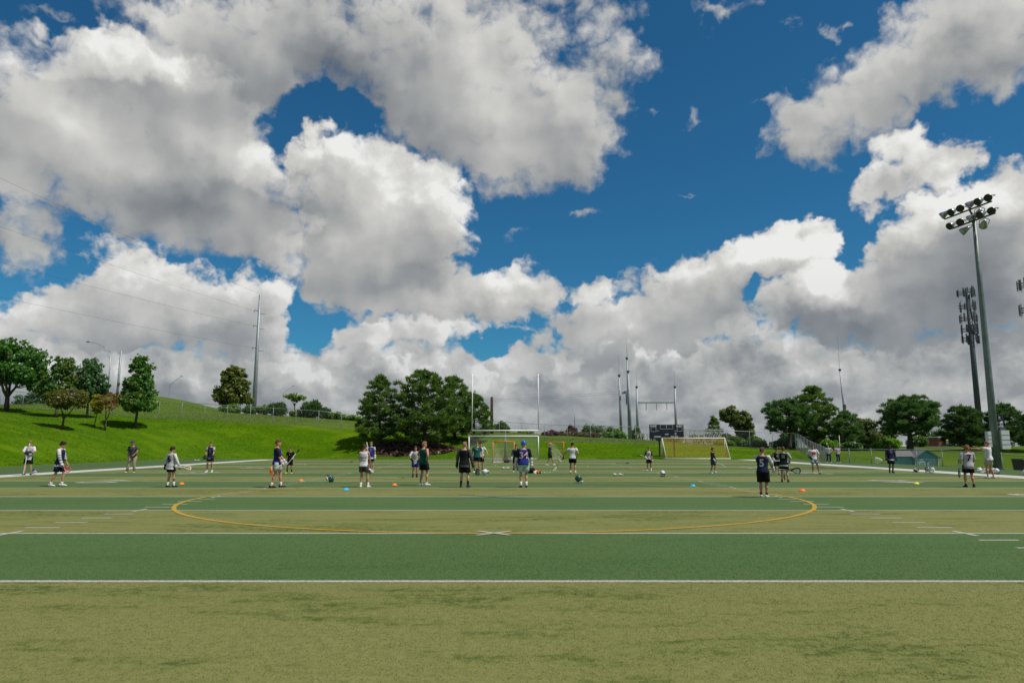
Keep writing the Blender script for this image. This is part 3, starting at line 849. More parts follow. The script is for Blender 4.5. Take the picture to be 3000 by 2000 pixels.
# ---- pine clump behind the goals
PG = 'pine clump behind the goals'
pine('pine_tree', 'narrow pine at the left of the clump behind the goals', -15.8, 86.2, 8.3, [(0, 2.2), (.15, 3.1), (.3, 2.9), (.5, 2.3), (.62, 1.7), (.75, 1.5), (.88, .8), (1, .15)], F_PINE, 41, .19, 24, 6, .36, 34, PG, first=.1)
pine('pine_tree', 'tallest and widest pine in the middle of the clump', -10.3, 84.8, 9.0, [(0, 2.2), (.12, 3.6), (.25, 4.1), (.45, 4.0), (.65, 3.4), (.8, 2.5), (.92, 1.4), (1, .3)], F_PINE, 42, .30, 20, 7, .40, 34, PG, first=.12, clump=.50)
pine('pine_tree', 'pine just behind the right shoulder of the tallest pine', -7.1, 90, 7.7, [(0, 1.8), (.2, 2.6), (.5, 2.3), (.75, 1.7), (.9, .9), (1, .2)], F_PINE, 43, .2, 22, 6, .36, 32, PG, first=.1)
pine('pine_tree', 'lower pine at the right end of the clump, behind upright', -4.6, 88.5, 5.8, [(0, 1.7), (.25, 2.3), (.5, 1.9), (.75, 1.4), (1, .3)], F_PINE, 44, .17, 18, 6, .34, 32, PG, first=.12)

# mulch bed below the pines
def mulch():
    rng = np.random.default_rng(5)
    m = mat('mulch_bark', (.062, .034, .024), .95, .5, 5., bump=.8, coords='Object', spec=.1)
    b = MB(); N = 28
    cx, cy = -11.6, 84.4
    rings = []
    for r in (0., .35, .7, 1.):
        ring = []
        for j in range(N):
            a = 2 * math.pi * j / N
            k = 1 + .10 * math.sin(3 * a + 1) + .07 * math.sin(5 * a)
            x = cx + math.cos(a) * 4.9 * r * k + .001 * j; y = cy + math.sin(a) * 3.1 * r * k
            ring.append((x, y, tz(x, y) + (.10 if r < .9 else .03)))
        rings.append(ring)
    b.loft(rings, cap=False)
    bed = b.build('mulch_bed', m, None, True, kind='structure')
    n = 2600
    a = rng.random(n) * 6.283; r = rng.random(n) ** .5
    x = cx + np.cos(a) * 4.8 * r; y = cy + np.sin(a) * 3.0 * r
    c = np.stack([x, y, terrain(x, y) + .13], -1)
    v, f = cards(rng, c, np.tile([0, 0, 1.], (n, 1)), .22, .3, 2.2)
    new_obj('bark_chips', np_mesh('bark_chips', v, f, leaf_mat('mulch_chip', (.045, .024, .016), (.140, .075, .052), 0.)), bed, kind='stuff')
mulch()

# ---- trees on the right
RG = 'trees on the right'
leafy('willow_tree', 'pale drooping willow beyond the substation rack', 'tree', 40.6, 130, 8.2, [(-1.2, 0, 5.9, 1.9, 1.6, 1.6), (.6, 0, 4.6, 1.9, 1.6, 1.9), (1.4, 0, 2.8, 1.7, 1.5, 2.0)], F_WILLOW, 51, clumps=75, per=95, leaf=.3, crad=.17, trunk_r=.2, group=RG)
pine('pine_tree', 'spreading pine with dark bare trunk left of the tallest right pine', 36.6, 95.5, 6.4, [(0, .5), (.30, 1.4), (.42, 3.3), (.6, 3.4), (.8, 2.7), (.93, 1.5), (1, .4)], F_PINE2, 52, .30, 16, 8, .36, 36, RG, first=.40, rise=.15)
pine('pine_tree', 'tallest pine on the right with a knobbly top', 41.0, 98, 8.4, [(0, 1.0), (.2, 2.4), (.4, 2.9), (.6, 2.5), (.75, 2.0), (.85, 1.2), (1, .4)], F_PINE, 53, .26, 24, 7, .36, 32, RG, first=.14)
pine('pine_tree', 'short dark pine at the foot of the whip antenna', 44.6, 97, 5.0, [(0, 1.0), (.25, 2.3), (.5, 2.0), (.75, 1.3), (1, .4)], F_PINE2, 54, .18, 16, 6, .34, 34, RG, first=.15)
leafy('ash_tree', 'dull grey green round tree between two right hand pines', 'tree', 54.6, 113, 4.9, [(0, 0, 3.0, 2.6, 2.2, 1.9), (-1.2, 0, 2.0, 1.6, 1.5, 1.4), (1.4, 0, 2.0, 1.5, 1.5, 1.4)], F_DULL, 55, clumps=70, per=62, leaf=.28, crad=.13, trunk_r=.16, group=RG)
pine('pine_tree', 'big umbrella shaped pine with dark trunk behind the blue shed', 52.2, 95, 6.75, [(0, .3), (.28, 1.3), (.34, 3.4), (.5, 3.8), (.68, 3.4), (.82, 2.6), (.94, 1.6), (1, .6)], F_PINE2, 56, .40, 17, 9, .36, 40, RG, first=.34, rise=.22, clump=.55)
pine('pine_tree', 'dark pine in front of the antenna tower, left of light pole', 57.6, 92, 5.3, [(0, 1.6), (.2, 2.5), (.5, 2.3), (.75, 1.7), (1, .5)], F_PINE3, 57, .2, 18, 7, .36, 34, RG, first=.12)
pine('pine_tree', 'dark pine just behind the stadium light pole', 60.2, 95, 5.2, [(0, 1.6), (.2, 2.2), (.5, 2.0), (.75, 1.5), (1, .4)], F_PINE3, 58, .2, 18, 6, .36, 34, RG, first=.12)
pine('pine_tree', 'dark pine at the right edge beyond the black bin', 63.6, 93, 5.6, [(0, 1.8), (.25, 2.6), (.5, 2.3), (.75, 1.6), (1, .4)], F_PINE3, 59, .22, 18, 7, .36, 34, RG, first=.12)
leafy('poplar_tree', 'green broadleaf tree cut by the right edge', 'tree', 64.4, 88, 7.4, [(0, 0, 3.6, 2.2, 2.0, 2.2), (.6, 0, 5.7, 1.6, 1.5, 1.6)], F_HEDGE, 60, clumps=70, per=62, leaf=.28, crad=.14, trunk_r=.18, group=RG)
for i, (lab, x, y, rx, ry, h, fo) in enumerate([
    ('bright green round shrub left of the umbrella pine', 49.6, 97, 1.8, 1.4, 1.5, F_BRIGHT),
    ('dark low shrub beside the bright round one', 46.9, 98, 1.3, 1.1, 1.1, F_HEDGE),
    ('bright shrub under the tallest right pine', 41.5, 94.5, 1.6, 1.2, 1.6, F_BRIGHT),
    ('leafy shrub right of the tallest pine trunk', 44.0, 94.0, 1.4, 1.2, 1.3, F_HEDGE),
    ('light green bushy shrub beyond umbrella pine, right side', 58.5, 112, 1.8, 1.4, 2.1, F_BRIGHT),
    ('rounded green shrub under the umbrella pine', 56.5, 118, 1.7, 1.3, 2.0, F_HEDGE),
    ('big shrub beside the brick kiosk', 70.0, 125, 2.0, 1.5, 2.5, F_HEDGE)]):
    shrub(lab, x, y, rx, ry, h, fo, 70 + i, .22, 2000, group='shrubs on the right')
# hedge of shrubs between substation and right pines
for i, (lab, x, y, rx, ry, h, fo) in enumerate([
    ('hedge shrub just right of the substation rack', 31.6, 103, 2.0, 1.4, 1.7, F_HEDGE),
    ('second hedge shrub right of the substation rack', 34.2, 102, 1.9, 1.4, 1.8, F_HEDGE),
    ('low light shrub in front of that hedge', 29.6, 101, 1.6, 1.2, 1.2, F_LIGHT),
    ('hedge shrub under the spreading pine', 38.0, 101, 2.1, 1.4, 1.7, F_HEDGE),
    ('green shrub behind the corner of the fence', 33.0, 97.5, 1.5, 1.1, 1.1, F_DULL)]):
    shrub(lab, x, y, rx, ry, h, fo, 90 + i, .2, 2100, group='hedge near the substation')
# shrubs behind the fence in the middle
for i, (lab, x, y, rx, ry, h, fo) in enumerate([
    ('dark green shrub right of the brown pole', -1.6, 112, 1.3, 1.0, 1.9, F_HEDGE),
    ('low light shrub between the goal uprights', 2.0, 113, 1.5, 1.0, .7, F_LIGHT),
    ('plum coloured low shrub right of the goal upright', 6.2, 111, 1.8, 1.0, 1.0, F_PLUM),
    ('dry straw coloured brush behind the fence', 9.0, 113, 2.3, 1.1, 1.2, F_BRUSH),
    ('purple leaved shrub above the dry brush', 9.6, 117, 1.1, .9, 2.0, F_PLUM),
    ('second clump of dry brush beyond the fence', 12.2, 112, 2.0, 1.1, 1.0, F_BRUSH),
    ('large green shrub left of the tall steel poles', 13.2, 116, 2.2, 1.5, 2.7, F_HEDGE),
    ('bright green shrub nearest the tall steel poles', 16.6, 115, 1.9, 1.3, 1.6, F_BRIGHT),
    ('mid green shrub behind the tall steel poles', 17.4, 128, 2.1, 1.4, 2.2, F_HEDGE),
    ('dark shrub at the foot of the steel poles', 22.5, 131, 1.4, 1.1, 2.8, F_PINE),
    ('green shrub showing left above the scoreboard', 26.4, 131, 1.7, 1.2, 2.9, F_BRIGHT),
    ('light green shrub showing above scoreboard middle', 29.6, 132, 2.0, 1.2, 3.0, F_LIGHT),
    ('green shrub beyond the rack, left of the conifer', 33.8, 133, 1.6, 1.2, 2.9, F_HEDGE)]):
    shrub(lab, x, y, rx, ry, h, fo, 110 + i, .2, 1900, group='shrubs in the middle distance')
pine('conifer', 'small pointed conifer behind the substation rack', 35.9, 128, 5.0, [(0, 1.5), (.2, 1.5), (.5, 1.1), (.8, .5), (1, .1)], F_PINE, 131, .12, 16, 6, .34, 24, 'shrubs in the middle distance', first=.1, rise=.0)
# far tree line on the right
for i, (px, y, h, w, fo) in enumerate([(44, 205, 6.5, 4.5, F_HEDGE), (62, 215, 6, 5, F_DULL), (76, 200, 6.5, 4, F_HEDGE), (88, 210, 6.8, 4.8, F_DULL), (99, 200, 6.2, 4.4, F_HEDGE), (110, 195, 6.4, 4.8, F_PINE3), (121, 205, 6.5, 4.8, F_HEDGE), (134, 200, 7.5, 5.4, F_DULL), (146, 205, 8, 6, F_HEDGE), (69, 150, 4.4, 2.6, F_BRIGHT), (79, 152, 4.8, 2.6, F_HEDGE)]):
    where = ['far left end', 'second from the left', 'third from the left', 'middle', 'just right of the middle', 'sixth from the left, darkest', 'seventh from the left', 'second from the right', 'far right end', 'nearer and bright green, left', 'nearer and bright green, right'][i]
    leafy('far_tree', 'far tree in the line beyond the parking lot, ' + where, 'tree', px, y, h, [(0, 0, h * .52, w * .62, w * .5, h * .40), (w * .25, 0, h * .70, w * .4, w * .4, h * .26)], fo, 150 + i, clumps=40, per=42, leaf=.5, crad=.17, trunk_r=.2, group='far tree line', z=tz(px, y) - .3)

for i, (px, y, h, w, lab) in enumerate([(-88, 132, 6.2, 3.6, 'far left edge'), (-82, 136, 5.6, 3.4, 'second from the left edge'), (-76.5, 133, 5.2, 3.2, 'third from the left edge'), (-71, 137, 4.6, 3.0, 'nearest the utility pole')]):
    leafy('far_tree', 'hazy dark tree seen through the left fence, ' + lab, 'tree', px, y, h, [(0, 0, h * .45, w, w * .6, h * .42), (w * .3, 0, h * .7, w * .5, w * .4, h * .26)], F_BLUE, 170 + i, clumps=40, per=50, leaf=.4, crad=.14, trunk_r=.18, group='dark trees behind the left fence', z=tz(px, y) - .4)

# ------------------------------------------------------------------ grass tufts on the berm so its surface is not a smooth sheet
def tuft_field():
    rng = np.random.default_rng(8)
    n = 90000
    x = rng.uniform(-75, 40, n); y = rng.uniform(44, 118, n)
    s = berm_sdf(x, y)
    keep = (s > .3) & (np.abs(x) < y * .8 + 2)
    x, y = x[keep], y[keep]; n = len(x)
    h = .025 + .035 * rng.random(n) + np.where(y > 93, .01, 0)
    base = np.stack([x, y, terrain(x, y) + .02], -1)
    a = rng.random(n) * 6.283; wd = .04 + .04 * rng.random(n)
    d = np.stack([np.cos(a), np.sin(a), 0 * a], -1) * wd[:, None]
    tip = base + np.stack([rng.normal(0, 1.6, n) * h, rng.normal(0, 1.6, n) * h, h], -1)
    v = np.stack([base - d, base + d, tip], 1).reshape(-1, 3)
    near = (y < 93)
    f = np.arange(3 * n).reshape(-1, 3)
    o1 = new_obj('grass', np_mesh('grass', v, f[near], leaf_mat('grass_tuft_lush', (.052, .108, .003), (.098, .180, .005), .45)), None, 'stuff')
    o1['label'] = 'short bright green grass covering the mown bank'; o1['category'] = 'grass'
    o2 = new_obj('grass', np_mesh('grass', v, f[~near], leaf_mat('grass_tuft_dry', (.080, .120, .020), (.108, .150, .030), .45)), None, 'stuff')
    o2['label'] = 'longer paler grass growing beyond the fence'; o2['category'] = 'grass'
tuft_field()
def foot_grass():
    rng = np.random.default_rng(18)
    n = 60000
    x = rng.uniform(-48, 34, n); y = rng.uniform(40, 90, n)
    s_ = berm_sdf(x, y)
    keep = (s_ > -.15) & (s_ < .5 + .5 * rng.random(n))
    x, y = x[keep], y[keep]; n = len(x)
    h = .05 + .09 * rng.random(n)
    base = np.stack([x, y, np.maximum(terrain(x, y), 0) + .0], -1)
    a = rng.random(n) * 6.283; wd = .02 + .02 * rng.random(n)
    d = np.stack([np.cos(a), np.sin(a), 0 * a], -1) * wd[:, None]
    tip = base + np.stack([rng.normal(0, .7, n) * h, rng.normal(0, .7, n) * h, h], -1)
    v = np.stack([base - d, base + d, tip], 1).reshape(-1, 3)
    o = new_obj('grass', np_mesh('grass', v, np.arange(3 * n).reshape(-1, 3), MATS['grass_tuft_lush']), None, 'stuff')
    o['label'] = 'ragged strip of taller grass where the bank meets the turf'; o['category'] = 'grass'
foot_grass()


# ------------------------------------------------------------------ metal, wood and paint
GALV = mat('galvanised_steel', (.34, .36, .37), .5, .15, 8., .6, .4)
STEEL = mat('weathered_steel', (.30, .33, .35), .55, .14, 3., .45, .4)
STEEL_DK = mat('dark_steel', (.085, .10, .11), .55, .2, 4., .4, .4)
WHITE_STEEL = mat('white_painted_steel', (.78, .78, .76), .4, .05, 5., 0., .5)
WIRE = mat('fence_wire', (.17, .18, .18), .6, .15, 10., .3, .3)
ORANGE_STEEL = mat('orange_painted_steel', (.78, .19, .045), .45, .08, 6., 0., .5)
BLACK_STEEL = mat('black_painted_steel', (.018, .019, .022), .5, .2, 6., 0., .4)
NAVY_PANEL = mat('scoreboard_panel', (.012, .017, .028), .45, .2, 2., 0., .4)
WHITE_PRINT = mat('white_print', (.72, .72, .70), .6, .06, 8.)
NET_WHITE = mat('white_net_cord', (.62, .62, .58), .8, .1, 8.)
NET_GOLD = mat('golden_net_cord', (.46, .32, .045), .8, .15, 4.)
BROWN_WOOD = mat('creosoted_wood', (.060, .036, .030), .9, .3, 4., bump=.4)
GREY_PAD = mat('grey_post_pad', (.13, .14, .16), .7, .15, 5.)

# ------------------------------------------------------------------ fences
def chain_fence(label, pts, heights, spacing, rail_r=.03, post_r=.036, mesh_step=.16, wire_r=.0032, bottom_wire=True):
    """posts, top rail and a diamond wire mesh following the ground"""
    line = []
    for (a, b, ha, hb) in zip(pts[:-1], pts[1:], heights[:-1], heights[1:]):
        L = math.hypot(b[0] - a[0], b[1] - a[1]); n = max(1, round(L / spacing))
        for i in range(n):
            t = i / n
            line.append((a[0] + (b[0] - a[0]) * t, a[1] + (b[1] - a[1]) * t, ha + (hb - ha) * t))
    line.append((*pts[-1], heights[-1]))
    t0 = thing('chain_link_fence', label, 'fence', (line[0][0], line[0][1], tz(line[0][0], line[0][1])), 0, 'chain link fences')
    org = Vector(t0.location)
    pos = [Vector((x, y, tz(x, y))) - org for x, y, h in line]
    hs = [l[2] for l in line]
    pm = MB().cyl((0, 0, -.2), (0, 0, 1), post_r, post_r, 8).ball((0, 0, 1.0), (post_r * 1.3, post_r * 1.3, .03), 8, 4).mesh('post', GALV, True)
    for p, h in zip(pos, hs):
        o = new_obj('post', pm, t0); o.location = p; o.scale = (1, 1, h)
    MB().tube([p + Vector((0, 0, h - .03)) for p, h in zip(pos, hs)], rail_r, 6).build('top_rail', GALV, t0, True)
    if bottom_wire:
        MB().tube([p + Vector((0, 0, .06)) for p in pos], .012, 4).build('bottom_wire', WIRE, t0)
    # diamond mesh: two families of slanting wires per bay
    V = []; Fc = []
    for a, b, ha, hb in zip(pos[:-1], pos[1:], hs[:-1], hs[1:]):
        L = (b - a).length; n = max(2, int(L / mesh_step)); ex = max(1, int(min(ha, hb) / mesh_step))
        def P(u, v):
            q = a.lerp(b, min(1, max(0, u / L))); return q + Vector((0, 0, .05 + v * (ha + (hb - ha) * u / L - .1)))
        for i in range(-ex, n + 1):
            for sgn in (0, 1):
                u0 = i * mesh_step; u1 = u0 + ex * mesh_step
                v0, v1 = (0., 1.) if sgn == 0 else (1., 0.)
                c0, c1 = u0, u1; w0, w1 = v0, v1
                if c0 < 0: w0 = v0 + (v1 - v0) * (-c0 / (u1 - u0)); c0 = 0
                if c1 > L: w1 = v0 + (v1 - v0) * ((L - u0) / (u1 - u0)); c1 = L
                if c1 - c0 < .01: continue
                p, q = P(c0, w0), P(c1, w1)
                k = len(V)
                for e in (p, q):
                    V.append(e + Vector((0, 0, wire_r))); V.append(e + Vector((.5, -.5, -.5)) * wire_r * 1.6); V.append(e + Vector((-.5, .5, -.5)) * wire_r * 1.6)
                Fc += [(k, k + 1, k + 4, k + 3), (k + 1, k + 2, k + 5, k + 4), (k + 2, k, k + 3, k + 5)]
    np_o = new_obj('wire_mesh', np_mesh('wire_mesh', np.array([tuple(v) for v in V]), np.array(Fc), WIRE), t0, 'stuff')
    return t0
chain_fence('tall chain link fence along the top of the left bank', [(-84, 93.0), (-22, 93.0)], [2.13, 2.13], 3.0)
chain_fence('tall chain link fence behind the goals and scoreboard', [(-19.2, 93.0), (36.4, 93.0)], [2.13, 2.13], 2.9)
chain_fence('chain link fence stepping down from the back corner to the spectators', [(36.4, 92.9), (33, 80), (28.4, 65.4)], [2.13, 1.95, 1.25], 2.6)
chain_fence('low chain link fence along the right sideline in front of the shed', [(28.35, 65.0), (30.2, 61), (34.2, 41)], [1.22, 1.22, 1.22], 2.55)

# ------------------------------------------------------------------ nets
def net_panel(b, corner, u, v, step, r):
    """square-mesh net between two edge vectors; cords with real thickness"""
    corner, u, v = Vector(corner), Vector(u), Vector(v)
    nu = max(1, int(u.length / step)); nv = max(1, int(v.length / step))
    for i in range(nu + 1):
        p = corner + u * (i / nu); b.cyl(p, p + v, r, r, 3, False)
    for j in range(nv + 1):
        p = corner + v * (j / nv); b.cyl(p, p + u, r, r, 3, False)

# football goal
gp = thing('football_goal', 'white football goal post with tall uprights above the soccer goal', 'goal post', (-.72, 79.0, 0))
MB().cyl((0, 0, 0), (0, 0, 1.95), .13, .13, 14).build('post_pad', GREY_PAD, gp, True)
MB().tube([(0, 0, 0), (0, 0, 2.0), (0, -.06, 2.45), (0, -.4, 2.85), (0, -1.0, 3.0), (0, -1.65, 3.02)], .06, 10).build('gooseneck', WHITE_STEEL, gp, True)
MB().tube([(-3.58, -1.7, 3.05), (3.58, -1.7, 3.05)], .075, 10).build('crossbar', WHITE_STEEL, gp, True)
for sx in (-1, 1):
    MB().cyl((sx * 3.55, -1.7, 3.0), (sx * 3.55, -1.7, 9.15), .055, .05, 10).build('upright', WHITE_STEEL, gp, True)

# soccer goal facing the camera
def soccer_goal(label, loc, rotz, w, h, depth, topd, frame, net, step, r):
    g = thing('soccer_goal', label, 'goal', loc, rotz)
    hw = w / 2
    for sx in (-1, 1):
        MB().cyl((sx * hw, 0, 0), (sx * hw, 0, h), .055, .055, 10).build('goal_post', frame, g, True)
        MB().tube([(sx * hw, 0, h), (sx * hw, topd, h - .02), (sx * hw, depth, .05)], .035, 8).build('back_stay', frame, g, True)
        MB().cyl((sx * hw, 0, .05), (sx * hw, depth, .05), .04, .04, 8).build('side_rail', frame, g, True)
    MB().cyl((-hw - .05, 0, h), (hw + .05, 0, h), .055, .055, 10).build('crossbar', frame, g, True)
    MB().cyl((-hw, depth, .05), (hw, depth, .05), .045, .045, 8).build('ground_bar', frame, g, True)
    if topd > .05: MB().cyl((-hw, topd, h - .02), (hw, topd, h - .02), .03, .03, 8).build('top_bar', frame, g, True)
    b = MB()
    net_panel(b, (-hw, topd, h - .02), (w, 0, 0), (0, depth - topd, .05 - h), step, r)
    if topd > .05: net_panel(b, (-hw, 0, h), (w, 0, 0), (0, topd, -.02), step, r)
    for sx in (-1, 1):
        # triangular side nets
        for i in range(1, int(h / step)):
            z = i * step; d = topd + (depth - topd) * (1 - z / h)
            b.cyl((sx * hw, 0, z), (sx * hw, d, z), r, r, 3, False)
        for i in range(1, int(depth / step)):
            d = i * step; z = h if d < topd else h * (1 - (d - topd) / (depth - topd))
            b.cyl((sx * hw, d, .05), (sx * hw, d, z), r, r, 3, False)
    b.build('net', net, g, kind='stuff')
    return g
soccer_goal('white soccer goal standing under the football crossbar', (-.87, 75.6, .004), 0, 7.25, 2.44, 1.9, .8, WHITE_STEEL, NET_WHITE, .14, .0045)
soccer_goal('white soccer goal with golden net, seen from behind, below the scoreboard', (20.15, 80.4, .004), math.pi, 6.95, 2.28, 1.9, .05, WHITE_STEEL, NET_GOLD, .09, .0082)

def lacrosse_goal(label, loc, rotz, frame, net, group):
    g = thing('lacrosse_goal', label, 'goal', loc, rotz, group)
    for sx in (-1, 1):
        MB().cyl((sx * .915, 0, 0), (sx * .915, 0, 1.86), .032, .032, 10).build('goal_post', frame, g, True)
        MB().cyl((sx * .915, 0, .03), (0, 2.1, .03), .025, .025, 8).build('base_bar', WHITE_STEEL, g, True)
    MB().cyl((-.945, 0, 1.83), (.945, 0, 1.83), .032, .032, 10).build('crossbar', frame, g, True)
    b = MB(); n = 22; r = .0055
    A = [Vector((-.915 + 1.83 * i / n, 0, 1.83)) for i in range(n + 1)]
    apex = Vector((0, 2.08, .04))
    for sx in (-1, 1):
        for i in range(n + 1):                     # side and top cords running to the back point
            p = Vector((sx * .915, 0, 1.83 * i / n)); b.cyl(p, apex, r, r, 3, False)
    for p in A: b.cyl(p, apex, r, r, 3, False)
    for k in range(1, 16):
        t = k / 16
        L0, R0 = Vector((-.915, 0, .03)).lerp(apex, t), Vector((.915, 0, .03)).lerp(apex, t)
        L1, R1 = Vector((-.915, 0, 1.83)).lerp(apex, t), Vector((.915, 0, 1.83)).lerp(apex, t)
        b.tube([L0, L1, R1, R0], r, 3)
    b.build('net', net, g, kind='stuff')
    return g
NET_PALE = mat('pale_net_cord', (.55, .50, .42), .85, .1, 8.)
lacrosse_goal('orange lacrosse goal with pale net in front of the soccer goal', (-.72, 62.2, .012), R(-4), ORANGE_STEEL, NET_PALE, 'lacrosse goals')
lacrosse_goal('orange lacrosse goal turned aside behind the walking person in green', (4.75, 78.2, .012), R(-28), ORANGE_STEEL, NET_PALE, 'lacrosse goals')

# ------------------------------------------------------------------ scoreboard
def scoreboard():
    x0, y0 = 17.45, 81.6
    g = thing('scoreboard', 'black electronic scoreboard on two posts behind the golden net', 'scoreboard', (x0, y0, tz(x0, y0)))
    zb = 2.20 - tz(x0, y0); H = 1.62; W = 3.86
    for dx in (-.82, .84):
        MB().box((dx, .09, (zb + H) / 2 - .1), (.16, .16, zb + H + .2)).build('post', BLACK_STEEL, g)
    b = MB().box((0, 0, zb + H / 2), (W, .16, H)); b.build('cabinet', NAVY_PANEL, g)
    def txt(s, u, v, size, m=WHITE_PRINT, wt=.02, name='lettering'):
        vs, fs = text_data(s, size, wt)
        o = MB().add([(q.x, 0, q.y) for q in vs], fs).build(name, m, g)
        o.location = (u, -.084, zb + H / 2 + v)
        o['label'] = 'white lettering reading ' + s
        return o
    def frame(u, v, w, h, m=WHITE_PRINT, th=.025, name='digit_frame'):
        b = MB()
        for dx, dz, sx, sz in ((0, h / 2, w, th), (0, -h / 2, w, th), (-w / 2, 0, th, h + th), (w / 2, 0, th, h + th)):
            b.box((u + dx, -.088, zb + H / 2 + v + dz), (sx, .02, sz))
        return b.build(name, m, g)
    SEG_OFF = mat('unlit_led_window', (.020, .028, .038), .35, .2, 40.)
    def digits(u, v, w, h, n):
        o = MB().box((u, -.082, zb + H / 2 + v), (w, .012, h)).build('digit_window', SEG_OFF, g)
        for k in range(n):                                   # unlit seven-segment bars
            cx = u - w / 2 + w * (k + .5) / n; b = MB(); dw = w / n * .55; dh = h * .72
            for (dx, dz, sx, sz) in ((0, .5, 1, 0), (0, 0, 1, 0), (0, -.5, 1, 0), (-.5, .25, 0, 1), (.5, .25, 0, 1), (-.5, -.25, 0, 1), (.5, -.25, 0, 1)):
                b.box((cx + dx * dw, -.090, zb + H / 2 + v + dz * dh), (dw * .8 if sx else .03, .006, .03 if sx else dh * .4))
            b.build('digit', mat('unlit_led', (.040, .048, .056), .4, .2, 30.), o)
    txt('HOME', -1.48, .64, .26, wt=.03); txt('GUEST', 1.46, .64, .25, wt=.03)
    frame(0, .55, 1.42, .48); digits(-.40, .55, .48, .36, 2); digits(.42, .55, .48, .36, 2)
    b = MB()
    for dz in (-.08, .10): b.cyl((0, -.085, zb + H / 2 + .55 + dz), (0, -.098, zb + H / 2 + .55 + dz), .05, .05, 12)
    b.build('colon', WHITE_PRINT, g)
    frame(-1.47, .25, .56, .48); digits(-1.47, .25, .50, .42, 2)
    frame(1.47, .28, .56, .44); digits(1.47, .28, .50, .38, 2)
    digits(0, .06, .22, .34, 1); txt('QTR', .01, -.30, .20, wt=.03)
    txt('T.O.L.', -.98, .10, .11, wt=.02); txt('T.O.L.', 1.0, .10, .11, wt=.02)
    txt('DOWN', -1.07, -.58, .25, wt=.03); digits(-1.55, -.58, .22, .30, 1)
    txt('TO GO', .86, -.58, .25, wt=.03); digits(1.50, -.58, .46, .30, 2)
    b = MB()                                                  # round emblem above TO GO
    for k in range(20):
        a0, a1 = 2 * math.pi * k / 20, 2 * math.pi * (k + 1) / 20
        b.cyl((1.0 + .09 * math.cos(a0), -.086, zb + H / 2 - .20 + .09 * math.sin(a0)), (1.0 + .09 * math.cos(a1), -.086, zb + H / 2 - .20 + .09 * math.sin(a1)), .012, .012, 4)
    b.box((1.0, -.086, zb + H / 2 - .20), (.10, .01, .03)); b.box((1.0, -.086, zb + H / 2 - .33), (.26, .01, .03))
    b.build('emblem', WHITE_PRINT, g)
    return g
scoreboard()

# ------------------------------------------------------------------ poles, masts, wires
def insulator(b, p, L, r=.09):
    n = int(L / .17)
    b.cyl(p, (p[0], p[1], p[2] - L), .02, .02, 4)
    for i in range(n): b.cyl((p[0], p[1], p[2] - .1 - i * .17), (p[0], p[1], p[2] - .16 - i * .17), r, r * .6, 7)

mono = thing('transmission_pole', 'tall tapering steel power pole on the mound with wires running left', 'power pole', (-53.8, 150, 4.5))
MB().tube([(0, 0, 0), (0, 0, 14), (.06, 0, 28.6)], [.50, .38, .22], 14).build('pole', STEEL, mono, True)
wire_z = [(25.1, 31.9), (21.85, 26.8), (17.15, 22.0)]
for i, (zz, _) in enumerate(wire_z):
    MB().tube([(0, 0, zz), (-.9, -.3, zz + .15)], [.07, .05], 6).build('insulator_arm', STEEL_DK, mono, True)
    b = MB(); insulator(b, (-.9, -.3, zz + .15), .5, .12); b.build('insulator', STEEL_DK, mono)
    MB().tube([(0, 0, zz - .6), (1.2, .5, zz - .5)], [.06, .03], 6).build('side_arm', STEEL_DK, mono, True)
# conductors to the next pole, out of view on the left
for i, ((zz, ze), sag) in enumerate(zip(wire_z, (1.2, 1.2, 1.0))):
    p0 = Vector((-54.7, 149.7, 4.5 + zz)); p1 = Vector((-71.3, 80, ze))
    d = p1 - p0
    pts = [p0 + d * (k / 24 * 1.9) + Vector((0, 0, -4 * sag * (k / 24) * (1 - k / 24))) for k in range(25)]
    w = MB().tube(pts, .013, 4).build('power_line', STEEL_DK)
    tag(w, ['highest power line sagging from the steel pole to the left edge', 'middle power line from the steel pole to the left edge', 'lowest power line from the steel pole to the left edge'][i], 'power line', 'power lines at the left')
p0 = Vector((-54.0, 150, 33.4)); p1 = Vector((-72.4, 80, 39.0)); d = p1 - p0
w = MB().tube([p0 + d * (k / 24 * 1.6) + Vector((0, 0, -3.5 * (k / 24) * (1 - k / 24))) for k in range(25)], .014, 4).build('power_line', STEEL_DK)
tag(w, 'thin shield wire above the other power lines at upper left', 'power line', 'power lines at the left')

st = thing('street_light', 'street light with a long curved arm behind the left trees', 'street light', (-64.8, 115, tz(-64.8, 115) - .2))
zt = 16.4 - st.location.z
MB().cyl((0, 0, 0), (-.1, 0, zt), .12, .07, 10).build('pole', GALV, st, True)
MB().tube([(-.1, 0, zt - .1), (-1.2, 0, zt + .75), (-2.4, 0, zt + 1.35), (-3.6, 0, zt + 1.6)], [.05, .045, .04, .035], 8).build('arm', GALV, st, True)
MB().tube([(-.1, 0, zt - 1.2), (-1.3, 0, zt + .55)], .025, 6).build('brace', GALV, st, True)
MB().tube([(-3.5, 0, zt + 1.62), (-3.8, 0, zt + 1.66), (-4.2, 0, zt + 1.58)], [.08, .15, .08], 8, flat=.6).build('lamp_head', GALV, st, True)
for (x, y, h, lab) in ((-66.0, 138, 4.2, 'small distant street light left of the mound top'), (-52.6, 165, 6.5, 'small distant street light beyond the mound')):
    s2 = thing('street_light', lab, 'street light', (x, y, tz(x, y) + .2), 0, 'distant street lights')
    MB().cyl((0, 0, 0), (0, 0, h), .045, .035, 6).build('pole', GALV, s2)
    MB().tube([(0, 0, h), (1.0, 0, h + .7), (2.0, 0, h + 1.5)], .028, 6).build('arm', GALV, s2)
    MB().box((2.2, 0, h + 1.6), (.5, .2, .12)).build('lamp_head', GALV, s2)
